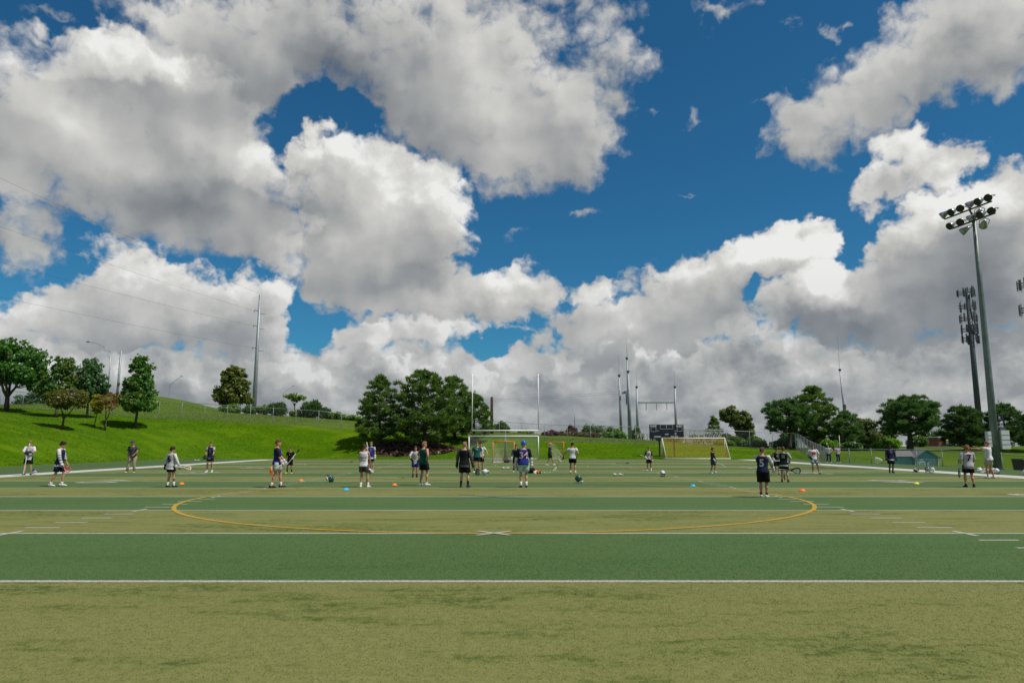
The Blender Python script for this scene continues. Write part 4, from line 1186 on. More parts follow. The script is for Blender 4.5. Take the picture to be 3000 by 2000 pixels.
up = thing('utility_pole', 'slender grey utility pole left of the lone conical tree', 'utility pole', (-71.6, 130, tz(-71.6, 130) - .5))
MB().cyl((0, 0, 0), (.15, 0, 18.5 - up.location.z), .24, .17, 10).build('pole', STEEL, up, True)
b = MB()
for k in range(5): b.cyl((-.35, 0, 10.5 + k * .0 - 4 + k), (.0, 0, 10.5 - 4 + k), .03, .03, 5)
b.build('step_bolts', STEEL_DK, up)
bp = thing('wooden_pole', 'dark brown wooden pole right of the pine clump', 'pole', (-2.95, 105, tz(-2.95, 105) - .3))
MB().cyl((0, 0, 0), (0, 0, 8.45 - bp.location.z), .24, .20, 10).build('pole', BROWN_WOOD, bp, True)

# steel structures beyond the fence
hf = thing('transmission_structure', 'cluster of three tall steel poles joined by a beam, left of scoreboard', 'power pole', (19.4, 123, tz(19.4, 123) - .3))
oz = hf.location.z
for (x, y, zt, r) in ((18.9, 125, 13.6, .27), (20.0, 122, 14.0, .29), (21.6, 133, 17.6, .26)):
    MB().cyl((x - 19.4, y - 123, 0), (x - 19.4 - .15, y - 123, zt - oz), r, r * .45, 12).build('pole', STEEL, hf, True)
    MB().cyl((x - 19.55, y - 123, zt - oz), (x - 19.57, y - 123, zt - oz + 3.6), .03, .015, 5).build('lightning_rod', STEEL, hf)
    MB().cyl((x - 19.55, y - 123, zt - oz - .25), (x - 19.55, y - 123, zt - oz + .05), .24, .24, 8).build('collar', STEEL_DK, hf)
MB().box((0, .5, 10.45 - oz), (.34, 3.4, .34)).build('beam', STEEL, hf)
for k in range(4):
    b = MB(); insulator(b, (.1 + .12 * k, -.8 + k * .9, 10.3 - oz), 2.0, .10); b.build('insulator', STEEL_DK, hf)
hf2 = thing('transmission_structure', 'H shaped steel frame with hanging insulators behind the scoreboard', 'power pole', (30.1, 150, tz(30.1, 150) - .3))
oz = hf2.location.z
for x in (26.1, 34.1):
    MB().cyl((x - 30.1, 0, 0), (x - 30.1, 0, 13.6 - oz), .34, .17, 12).build('pole', STEEL, hf2, True)
    MB().cyl((x - 30.1, 0, 13.6 - oz), (x - 30.1, 0, 17.0 - oz), .03, .015, 5).build('lightning_rod', STEEL, hf2)
    MB().cyl((x - 30.1, 0, 13.3 - oz), (x - 30.1, 0, 13.65 - oz), .26, .26, 8).build('collar', STEEL_DK, hf2)
MB().box((0, 0, 10.2 - oz), (7.9, .3, .26)).build('beam', STEEL, hf2)
for k in range(3):
    b = MB(); insulator(b, (-2.1 + k * 2.15, 0, 10.1 - oz), 1.5, .13); b.build('insulator', STEEL_DK, hf2)
b = MB()
for dz in (0., .35): b.tube([(18.9, 124, 10.3 + dz), (0, 134, 9.6 + dz), (-24, 146, 11.2 + dz)], .012, 4)
w = b.build('power_line', STEEL_DK); tag(w, 'faint pair of wires running left from the three steel poles', 'power line')

def substation():
    g = thing('substation_rack', 'grey lattice steel substation rack right of the scoreboard', 'substation', (30.8, 119, tz(30.8, 119) - .2))
    LT = mat('lattice_steel', (.56, .56, .53), .6, .12, 3., .1, .3)
    z0 = g.location.z
    H = 3.95 - z0
    rnd = random.Random(3)
    for k in range(9):
        x = -3.0 + k * .82
        b = MB(); hh = H * (1.0 if k < 6 else 1.06)
        for dx in (-.12, .12):
            b.box((x + dx, 0, hh / 2), (.05, .05, hh))
        for q in range(6):
            za, zb_ = hh * q / 6, hh * (q + 1) / 6
            b.cyl((x - .12, 0, za if q % 2 else zb_), (x + .12, 0, zb_ if q % 2 else za), .022, .022, 4)
        b.build('lattice_column', LT, g)
    for zz in (H * .40, H * .97):
        b = MB(); b.box((.3, 0, zz), (7.0, .09, .07)); b.box((.3, 0, zz - .28), (7.0, .07, .05))
        for q in range(18): b.cyl((-3.1 + q * .39, 0, zz - .28 if q % 2 else zz), (-2.71 + q * .39, 0, zz if q % 2 else zz - .28), .022, .022, 4)
        b.build('truss_beam', LT, g)
    for k in range(8):
        x = -2.6 + k * .82
        b = MB().cyl((x - .34, -.2, .25), (x + .30, -.2, H * .85), .05, .05, 6).cyl((x + .34, -.2, .25), (x - .25, -.2, H * .85), .05, .05, 6)
        b.build('diagonal_brace', LT, g)
    for k in range(5):
        b = MB(); insulator(b, (-2.4 + k * 1.3, -.4, H * .62), H * .32, .09); b.build('insulator', mat('brown_porcelain', (.18, .09, .06), .3, .1, 5.), g)
    for x, w in ((-1.8, 1.1), (2.2, .9), (3.3, .7)):
        MB().box((x, -.7, .55), (w, .7, 1.1)).build('equipment_cabinet', mat('cabinet_grey', (.36, .38, .38), .6, .1, 3.), g)
    # left wing
    b = MB()
    for k in range(6): b.cyl((-10.2 + k * .55, 1.0, .1), (-9.8 + k * .55 * .97, 1.0, H * .75), .05, .05, 5).cyl((-9.7 + k * .55, 1.0, .1), (-10.1 + k * .55, 1.0, H * .75), .05, .05, 5)
    b.box((-8.6, 1.0, H * .76), (3.8, .1, .08)); b.box((-8.6, 1.0, .12), (3.8, .1, .08))
    b.build('side_rack', LT, g)
    MB().box((2.0, -3.0, .12), (7.5, .3, .55)).build('low_wall', mat('pale_concrete', (.42, .39, .34), .9, .12, 4.), g)
    return g
substation()

# thin masts
for (x, y, top, lab) in ((64.3, 140, 16.2, 'tall whip antenna mast rising behind the right pines'), (-14.2, 140, 8.8, 'thin distant pole between the goal uprights'), (12.9, 150, 9.6, 'thin distant pole left of the three steel poles')):
    m_ = thing('antenna_mast', lab, 'mast', (x, y, tz(x, y) - .2))
    oz = m_.location.z; k = 1. if x > 60 else .45
    MB().tube([(.6 * k, 0, 0), (.35 * k, 0, (top - oz) * .5), (0, 0, top - oz)], [.26 * k, .20 * k, .10 * k], 8).build('mast', STEEL, m_, True)
    if x > 60:
        MB().cyl((0, 0, top - oz), (-.05, 0, top - oz + 6.3), .03, .02, 5).build('whip', STEEL, m_)
        MB().cyl((0, 0, top - oz - .3), (0, 0, top - oz), .28, .28, 8).build('collar', STEEL_DK, m_)
        MB().box((.35, -.2, (top - oz) * .52), (.5, .4, .9)).build('junction_box', STEEL_DK, m_)

# ------------------------------------------------------------------ stadium light
def floodlight(parent, pos, aim, r=.25):
    """bowl reflector with a dark glass face, yoke behind"""
    aim = Vector(aim).normalized(); q = aim.to_track_quat('Z', 'Y').to_matrix().to_4x4()
    M = Matrix.Translation(pos) @ q
    b = MB()
    rings = []
    for (z, rr) in ((-.52, .07), (-.46, .13), (-.30, .20), (-.05, .28), (.12, .33), (.26, .34)):
        rings.append([M @ Vector((rr * r / .33 * math.cos(2 * math.pi * j / 16), rr * r / .33 * math.sin(2 * math.pi * j / 16), z * r / .33)) for j in range(16)])
    b.loft(rings, cap=True)
    o = b.build('floodlight', mat('spun_aluminium', (.40, .41, .42), .32, .1, 6., .85, .5), parent, True)
    MB().add([M @ Vector((.335 * r / .33 * math.cos(2 * math.pi * j / 16), .335 * r / .33 * math.sin(2 * math.pi * j / 16), .275 * r / .33)) for j in range(16)], [tuple(range(16))]).build('glass', mat('dark_lamp_glass', (.012, .014, .012), .15, .2, 3., 0., .6), o)
    b = MB()
    b.tube([M @ Vector((-.36 * r / .33, 0, 0)), M @ Vector((-.38 * r / .33, 0, -.4)), M @ Vector((0, 0, -.62)), M @ Vector((.38 * r / .33, 0, -.4)), M @ Vector((.36 * r / .33, 0, 0))], .025, 5)
    b.build('yoke', STEEL_DK, o)
    return o
lp = thing('stadium_light', 'tall stadium light pole with two rows of floodlights at the right', 'light pole', (31.3, 46.9, tz(31.3, 46.9) - .05))
POLE_GREEN = mat('greenish_galvanised_pole', (.17, .20, .185), .5, .15, 2., .3, .4)
MB().tube([(0, 0, 0), (0, 0, 6), (.0, 0, 12), (0, 0, 16.9)], [.25, .205, .16, .12], 18).build('pole', POLE_GREEN, lp, True)
MB().cyl((0, 0, 0), (0, 0, .12), .42, .42, 18).build('base_plate', STEEL_DK, lp)
for (zz, y0, y1, off) in ((17.4, -1.75, 2.1, -.25), (16.6, -1.75, 1.75, -.1)):
    d = Vector((-.22, 1, 0)).normalized()
    A = Vector((off, 0, zz)) + d * y0; B = Vector((off, 0, zz)) + d * y1
    MB().cyl(A, B, .06, .06, 8).build('crossarm', STEEL_DK, lp, True)
    MB().cyl((0, 0, zz - .5), (off, 0, zz), .07, .07, 8).build('arm_bracket', STEEL_DK, lp, True)
    n = 6 if zz > 17 else 5
    for k in range(n):
        p = A.lerp(B, (k + .1) / (n - .8))
        aim = Vector((-1, -.55 + .28 * ((k * 2) % 3 - 1), -.62 + .1 * (k % 2))) if k % 3 != 2 else Vector((-.85, .55, -.6))
        floodlight(lp, p + Vector((-.1, 0, .30 if zz > 17 else .22)), aim)
    floodlight(lp, A.lerp(B, .30) + Vector((.1, 0, -.45)), Vector((.3, .8, -.45)))
    if zz < 17: floodlight(lp, A.lerp(B, .75) + Vector((.1, 0, -.4)), Vector((-.6, .7, -.5)))
CABW = mat('white_cabinet', (.62, .63, .63), .5, .06, 3.)
for (dx, dz, w, h) in ((-.52, 1.98, .22, 1.0), (.50, 1.95, .52, 1.2)):
    o = MB().box((dx, -.18, dz), (w, .30, h)).build('control_cabinet', CABW, lp)
    for q in range(1, 4): MB().box((dx, -.335, dz - h / 2 + h * q / 4), (w * .98, .012, .018)).build('cabinet_seam', STEEL_DK, o)
b = MB()
for dx in (.36, .66): b.box((dx, 0, 3.1), (.03, .03, 1.1))
for q in range(4): b.box((.51, 0, 2.7 + q * .3), (.3, .02, .03))
b.build('ladder', STEEL_DK, lp)
MB().box((.52, 0, 2.62), (.36, .2, .18)).build('junction_box', STEEL_DK, lp)

# ------------------------------------------------------------------ antenna towers
def cell_tower(label, x, y, top, r0, r1, levels, rad, seed):
    g = thing('antenna_tower', label, 'antenna tower', (x, y, tz(x, y) - .2), 0, 'antenna towers')
    oz = g.location.z; rnd = random.Random(seed)
    MB().cyl((0, 0, 0), (0, 0, top - oz), r0, r1, 16).build('pole', STEEL_DK, g, True)
    PN = mat('antenna_panel', (.30, .33, .32), .5, .12, 3.); PD = mat('antenna_panel_dark', (.075, .085, .09), .5, .2, 3.)
    for (z, R_, n) in levels:
        zz = z - oz
        fr = MB()
        c = [Vector((math.cos(2 * math.pi * k / 3 + .3) * R_, math.sin(2 * math.pi * k / 3 + .3) * R_, zz)) for k in range(3)]
        for k in range(3):
            for dz in (-.35, .35):
                a_, b_ = c[k] + Vector((0, 0, dz)), c[(k + 1) % 3] + Vector((0, 0, dz))
                fr.cyl(a_, b_, .05, .05, 5)
            fr.cyl(c[k], (0, 0, zz), .07, .07, 5)
        pf = fr.build('platform_frame', STEEL_DK, g)
        for k in range(3):
            for q in range(n):
                t = (q + .3 + .4 * rnd.random()) / n
                p = c[k].lerp(c[(k + 1) % 3], t); L = rnd.uniform(1.3, 2.3)
                a = math.atan2(p.y, p.x)
                m = Matrix.Translation(p + Vector((math.cos(a) * .18, math.sin(a) * .18, rnd.uniform(-.1, .3)))) @ Matrix.Rotation(a, 4, 'Z')
                MB().box((0, 0, 0), (.14, rnd.uniform(.22, .42), L), m=m).build('antenna_panel', PN if rnd.random() < .35 else PD, g)
                fr2 = MB().cyl(p + Vector((0, 0, -L * .62)), p + Vector((0, 0, L * .66)), .035, .035, 5); fr2.build('mount_pipe', STEEL_DK, g)
    return g
cell_tower('dark monopole antenna tower with five tiers left of the stadium light', 97.2, 150, 34.6, .62, .42, [(33.6, 2.1, 3), (30.6, 1.9, 3), (28.0, 2.0, 3), (25.6, 1.9, 3), (23.6, 2.0, 3)], 2., 5)
cell_tower('second antenna tower cut off by the right edge', 79.75, 108, 26.9, .6, .42, [(25.9, 1.75, 3), (22.0, 1.8, 3)], 2., 9)

# ------------------------------------------------------------------ shed, bin, bollards, far kiosk, playground, cars
def shed():
    x0, y0 = 36.75, 65.5
    g = thing('garden_shed', 'low teal blue shed with grey gable roof beyond the right fence', 'shed', (x0, y0, -1.02), R(-4))
    g.scale = (.86, .86, .90)
    WALL = mat('teal_siding', (.14, .37, .44), .75, .12, 3.); TRIM = mat('shed_trim', (.66, .62, .56), .7, .08, 5.)
    ROOF = mat('grey_shingle', (.16, .155, .165), .9, .2, 8., bump=.4)
    DOOR = mat('teal_door', (.16, .41, .48), .7, .1, 3.)
    W, D, H, ridge = 2.35, 2.2, 1.58, 2.30
    # gabled front block and a lower wing on its left
    b = MB()
    hw = W / 2; cx = .72
    prof = [(cx - hw, 0), (cx + hw, 0), (cx + hw, H), (cx, ridge - .08), (cx - hw, H)]
    b.loft([[(p[0], 0, p[1]) for p in prof], [(p[0], D, p[1]) for p in prof]])
    b.box((-1.28, D * .5 + .25, .88), (1.62, D * .75, 1.76))
    b.build('wall', WALL, g)
    # lap siding boards
    sb = MB().box((0, 0, 0), (1, .02, .13)).mesh('siding_board', WALL)
    for k in range(14):
        z = .08 + k * .15
        w = W if z < H else W * max(.1, (ridge - .1 - z) / (ridge - .1 - H))
        o = new_obj('siding_board', sb, g); o.location = (cx, -.012, z); o.scale = (w - .02, 1, 1); o.rotation_euler = (R(5), 0, 0)
        if z < 1.7:
            o = new_obj('siding_board', sb, g); o.location = (-1.28, D * .5 + .25 - D * .375 - .012, z); o.scale = (1.6, 1, 1); o.rotation_euler = (R(5), 0, 0)
    for s in (-1, 1):
        a = math.atan2(ridge - H, hw)
        L = math.hypot(ridge - H, hw) + .22
        m = Matrix.Translation((cx + s * (hw / 2 + .06), D / 2 - .1, (ridge + H) / 2 - .0)) @ Matrix.Rotation(s * a, 4, 'Y')
        MB().box((0, 0, .04), (L, D + .35, .05), m=m).build('roof', ROOF, g)
        # fascia
        m2 = Matrix.Translation((cx + s * (hw / 2 + .06), -.20, (ridge + H) / 2 - .035)) @ Matrix.Rotation(s * a, 4, 'Y')
        MB().box((0, 0, 0), (L, .03, .09), m=m2).build('fascia_board', DOOR, g)
    bb = MB()
    bb.add([(-2.25, .25, 1.70), (-.4, .25, 1.70), (-.2, 1.35, 2.28), (-1.75, 1.35, 2.28), (-2.25, 2.35, 1.70), (-.4, 2.35, 1.70)], [(0, 1, 2, 3), (3, 2, 5, 4), (0, 3, 4), (1, 5, 2)])
    bb.build('wing_roof', ROOF, g)
    for dx in (-.42, .42):
        d = MB().box((cx + dx - .1, -.045, .66), (.72, .05, 1.30)).build('door', DOOR, g)
        # arched window frame proud of the door
        vs = []; n = 14
        for i in range(n + 1):
            a = math.pi * i / n
            for r in (.24, .31): vs.append((cx + dx - .1 + r * math.cos(a), -.085, .92 + r * math.sin(a)))
        MB().add(vs, [(2 * i, 2 * i + 1, 2 * i + 3, 2 * i + 2) for i in range(n)]).box((cx + dx - .1 - .275, -.08, .62), (.07, .02, .6)).box((cx + dx - .1 + .275, -.08, .62), (.07, .02, .6)).build('arch_trim', TRIM, d)
        MB().add([(cx + dx - .1 + .24 * math.cos(math.pi * i / n), -.076, .92 + .24 * math.sin(math.pi * i / n)) for i in range(n + 1)], [tuple(range(n + 1))]).build('door_panel', mat('teal_panel', (.16, .36, .42), .7, .1, 3.), d)
    for x in (cx - hw + .03, cx + hw - .03): MB().box((x, -.03, H / 2), (.08, .06, H)).build('corner_trim', TRIM, g)
    MB().box((cx - .1, -.06, 1.40), (1.75, .04, .08)).build('door_header', TRIM, g)
    MB().box((cx - .97, -.06, .7), (.08, .04, 1.4)).build('door_jamb', TRIM, g)
    MB().box((cx + .77, -.06, .7), (.08, .04, 1.4)).build('door_jamb', TRIM, g)
shed()

bn = thing('waste_bin', 'large black waste bin behind the fence at the right edge', 'bin', (33.9, 48.2, tz(33.9, 48.2) - .02), R(8))
BINM = mat('black_plastic', (.015, .016, .018), .5, .2, 5.)
b = MB(); b.loft([[(-.36, -.36, .1), (.36, -.36, .1), (.36, .36, .1), (-.36, .36, .1)], [(-.44, -.44, 1.12), (.44, -.44, 1.12), (.44, .44, 1.12), (-.44, .44, 1.12)]]); b.build('bin_body', BINM, bn)
MB().box((0, -.02, 1.18), (.96, .96, .09)).box((0, .46, 1.2), (.7, .08, .12)).build('lid', BINM, bn)
for sx in (-.3, .3): MB().cyl((sx - .05, .34, .12), (sx + .05, .34, .12), .12, .12, 12).build('wheel', BINM, bn)
MB().box((.16, -.415, .80), (.20, .01, .12), Matrix.Rotation(-.078, 3, 'X')).build('sticker', WHITE_PRINT, bn)

bo = thing('bollard', 'white cylindrical bollard with dark cap beyond the spectators', 'bollard', (44.9, 95.2, tz(44.9, 95.2)))
MB().cyl((0, 0, 0), (0, 0, 1.25), .26, .24, 14).build('post', WHITE_STEEL, bo, True)
MB().ball((0, 0, 1.32), (.27, .27, .22), 14, 8).build('cap', STEEL_DK, bo, True)
fl = thing('flag_pole', 'thin white pole standing behind the spectators', 'pole', (39.6, 87.5, tz(39.6, 87.5)))
MB().cyl((0, 0, 0), (0, 0, 2.1), .035, .03, 8).build('pole', WHITE_STEEL, fl, True)
MB().ball((0, 0, 2.12), .05, 8, 6).build('finial', WHITE_STEEL, fl, True)

lot = MB()
vs = []; fs = []
xs = np.linspace(62, 150, 12); ys = np.linspace(128, 148, 5)
for y in ys:
    for x in xs: vs.append((x, y, tz(x, y) + .03))
for j in range(4):
    for i in range(11): fs.append((j * 12 + i, j * 12 + i + 1, (j + 1) * 12 + i + 1, (j + 1) * 12 + i))
lot.add(vs, fs).build('parking_lot', mat('asphalt', (.085, .082, .085), .9, .15, 3.), kind='structure')

kk = thing('brick_kiosk', 'small brick building with white flat roof and yellow awning, far right', 'building', (97.0, 162, tz(97, 162) - .1), R(6))
MB().box((0, 0, 1.2), (6.2, 4, 2.4)).build('wall', mat('red_brick', (.24, .085, .065), .85, .2, 4.), kk)
MB().box((0, 0, 2.5), (6.8, 4.6, .24)).build('roof', mat('white_roof', (.62, .60, .58), .7, .06, 3.), kk)
MB().loft([[(-1.9, -2.02, 2.1), (2.6, -2.02, 2.1), (2.6, -2.02, 2.0), (-1.9, -2.02, 2.0)], [(-2.1, -3.1, 1.65), (2.8, -3.1, 1.65), (2.8, -3.1, 1.4), (-2.1, -3.1, 1.4)]]).build('awning', mat('yellow_canvas', (.62, .40, .02), .8, .1, 3.), kk)
for k in range(4):
    w_ = MB().box((-1.4 + k * 1.2, -2.03, 1.1), (.8, .06, 1.0)).build('window', mat('dark_window', (.03, .035, .04), .1, .1, 2.), kk)
    MB().box((-1.4 + k * 1.2, -2.08, .56), (.95, .1, .08)).build('sill', mat('white_roof', (.62, .60, .58), .7, .06, 3.), w_)
pl = thing('playground_tower', 'small orange and red playground tower behind the umbrella pine', 'playground', (84.0, 148, tz(84, 148)))
pl.scale = (.72, .72, .68)
for sx in (-.6, .6):
    for sy in (-.6, .6): MB().cyl((sx, sy, 0), (sx, sy, 2.1), .06, .06, 8).build('post', mat('red_plastic', (.50, .06, .03), .5, .1, 3.), pl)
MB().box((0, 0, .9), (1.3, 1.3, .08)).build('platform', mat('red_plastic', (.5, .06, .03), .5, .1, 3.), pl)
MB().loft([[(-.85, -.85, 2.0), (.85, -.85, 2.0), (.85, .85, 2.0), (-.85, .85, 2.0)], [(-.1, -.1, 2.75), (.1, -.1, 2.75), (.1, .1, 2.75), (-.1, .1, 2.75)]]).build('roof', mat('orange_plastic', (.42, .13, .03), .6, .1, 3.), pl)
MB().box((.3, -.62, 1.3), (.6, .05, .7)).build('panel', mat('red_plastic', (.5, .06, .03), .5, .1, 3.), pl)
MB().tube([(-.65, 0, .95), (-1.4, 0, .4), (-1.9, 0, .15)], .22, 8, flat=.4).build('slide', mat('orange_plastic', (.42, .13, .03), .6, .1, 3.), pl, True)

def car(label, x, y, rz, body_m):
    g = thing('parked_car', label, 'car', (x, y, tz(x, y) + .04), rz, 'cars in the far parking lot')
    GL = mat('car_glass', (.02, .025, .03), .08, .1, 2., 0., .6); TY = mat('tyre', (.02, .02, .021), .9, .1, 4.)
    def prof(w, pts): return [[(p[0], -w, p[1]) for p in pts], [(p[0], w, p[1]) for p in pts]]
    b = MB(); b.loft(prof(.86, [(-2.2, .35), (2.2, .35), (2.25, .62), (2.05, .82), (1.2, .92), (-1.9, .98), (-2.2, .75)])); b.build('body', body_m, g)
    b = MB(); b.loft(prof(.74, [(-1.75, .96), (1.15, .92), (.45, 1.42), (-1.1, 1.46)])); b.build('cabin', GL, g)
    MB().box((-.35, 0, 1.455), (1.5, 1.4, .05)).build('roof', body_m, g)
    for sx in (-1.4, 1.4):
        for sy in (-.8, .8):
            w_ = MB().cyl((sx, sy - .1, .33), (sx, sy + .1, .33), .33, .33, 14).build('wheel', TY, g)
            MB().cyl((sx, sy - .11, .33), (sx, sy + .11, .33), .19, .19, 10).build('rim', GALV, w_)
    return g
car('silver car parked beyond the umbrella pine trunk', 86.3, 139.5, R(3), mat('car_silver', (.42, .44, .46), .3, .05, 2., .4, .5, coat=.5))
car('dark car far right in the parking lot', 104, 138, R(2), mat('car_dark', (.03, .035, .045), .3, .05, 2., .3, .5, coat=.5))
car('white car in the parking lot left of the stadium light', 95.6, 141, R(-4), mat('car_white', (.62, .62, .62), .3, .05, 2., 0., .5, coat=.5))
car('red car in the far parking lot behind the number seven player', 90.8, 137, R(2), mat('car_red', (.35, .03, .025), .3, .05, 2., 0., .5, coat=.5))


# ------------------------------------------------------------------ people
SKIN = {'fair': mat('skin_fair', (.48, .255, .175), .55, .1, 12., 0., .35), 'tan': mat('skin_tan', (.40, .195, .12), .55, .1, 12., 0., .35),
        'rosy': mat('skin_rosy', (.50, .22, .155), .55, .1, 12., 0., .35), 'dark': mat('skin_dark', (.075, .036, .024), .5, .1, 12., 0., .35)}
def cloth(name, col, var=.14): return mat('cloth_' + name, col, .85, var, 14., 0., .15, bump=.25)
C_NAVY = cloth('navy', (.014, .018, .052)); C_BLACK = cloth('black', (.011, .011, .013)); C_WHITE = cloth('white', (.60, .59, .60), .08)
C_GREY = cloth('grey_jersey', (.40, .39, .42), .1); C_CHAR = cloth('charcoal', (.055, .062, .075)); C_KHAKI = cloth('khaki', (.33, .27, .19)); C_OLIVEK = cloth('stone', (.36, .34, .27))
C_GREEN = cloth('forest_green', (.010, .070, .045)); C_TEAL = cloth('teal_green', (.012, .105, .095)); C_MINT = cloth('pale_mint', (.36, .52, .47)); C_LGREY = cloth('light_grey', (.34, .37, .40))
C_BLUE = cloth('royal_blue', (.020, .030, .20)); C_DKGREY = cloth('dark_grey', (.06, .062, .07)); C_PURPLE = cloth('purple_grey', (.20, .16, .22)); C_DENIM = cloth('denim', (.030, .040, .075))
C_SOCK_W = cloth('white_sock', (.66, .65, .64), .06); C_SOCK_B = cloth('black_sock', (.012, .012, .014))
S_WHITE = mat('shoe_white', (.66, .65, .64), .5, .06, 10.); S_BLACK = mat('shoe_black', (.014, .014, .016), .5, .2, 10.); S_YELLOW = mat('shoe_neon', (.62, .66, .03), .5, .08, 10.)
S_ORANGE = mat('shoe_orange', (.70, .32, .02), .5, .08, 10.); S_TAN = mat('shoe_tan', (.52, .42, .26), .6, .08, 10.); S_PINK = mat('shoe_pink', (.62, .18, .15), .5, .08, 10.)
H_DARK = mat('hair_dark', (.022, .011, .008), .6, .35, 40., 0., .3, bump=.4); H_BROWN = mat('hair_brown', (.085, .040, .022), .6, .35, 40., 0., .3, bump=.4); H_SANDY = mat('hair_sandy', (.22, .125, .06), .6, .3, 40., 0., .3, bump=.4)
H_GINGER = mat('hair_ginger', (.26, .11, .045), .6, .3, 40., 0., .3, bump=.4); H_BLOND = mat('hair_blond', (.45, .33, .18), .6, .25, 40., 0., .3, bump=.4); H_BLACK = mat('hair_black', (.010, .008, .007), .6, .3, 40., 0., .3, bump=.4)
G_WHITE = mat('glove_white', (.56, .55, .56), .6, .12, 12.); G_BLACK = mat('glove_black', (.016, .017, .02), .6, .2, 12.); G_GREY = mat('glove_grey', (.36, .36, .40), .6, .14, 12.)
EYE = mat('eye_dark', (.02, .014, .012), .3, .1, 5.); LIP = mat('lip', (.32, .11, .09), .5, .1, 5.)

def ik(S, T, a, b, pole):
    d = T - S; L = min(d.length, (a + b) * .995); d.normalize()
    x = (a * a - b * b + L * L) / (2 * L); h = math.sqrt(max(0, a * a - x * x))
    pv = pole - d * pole.dot(d)
    if pv.length < 1e-5: pv = d.orthogonal()
    pv.normalize()
    return S + d * x + pv * h, S + d * L

def ring(c, ax, ay, rx, ry, n=16, p=2.0):
    out = []
    for j in range(n):
        a = 2 * math.pi * j / n; ca, sa = math.cos(a), math.sin(a)
        k = (abs(ca) ** p + abs(sa) ** p) ** (-1 / p)
        out.append(c + ax * (ca * rx * k) + ay * (sa * ry * k))
    return out

TORSO = [  # height, half width, half depth, forward offset   (1.80 m figure)
    (.86, .150, .115, -.005), (.93, .165, .125, -.008), (1.00, .158, .115, -.004), (1.08, .145, .102, .004), (1.16, .150, .104, .006),
    (1.26, .166, .114, .004), (1.36, .178, .118, .0), (1.43, .176, .105, -.008), (1.48, .140, .085, -.012), (1.52, .070, .062, -.010)]

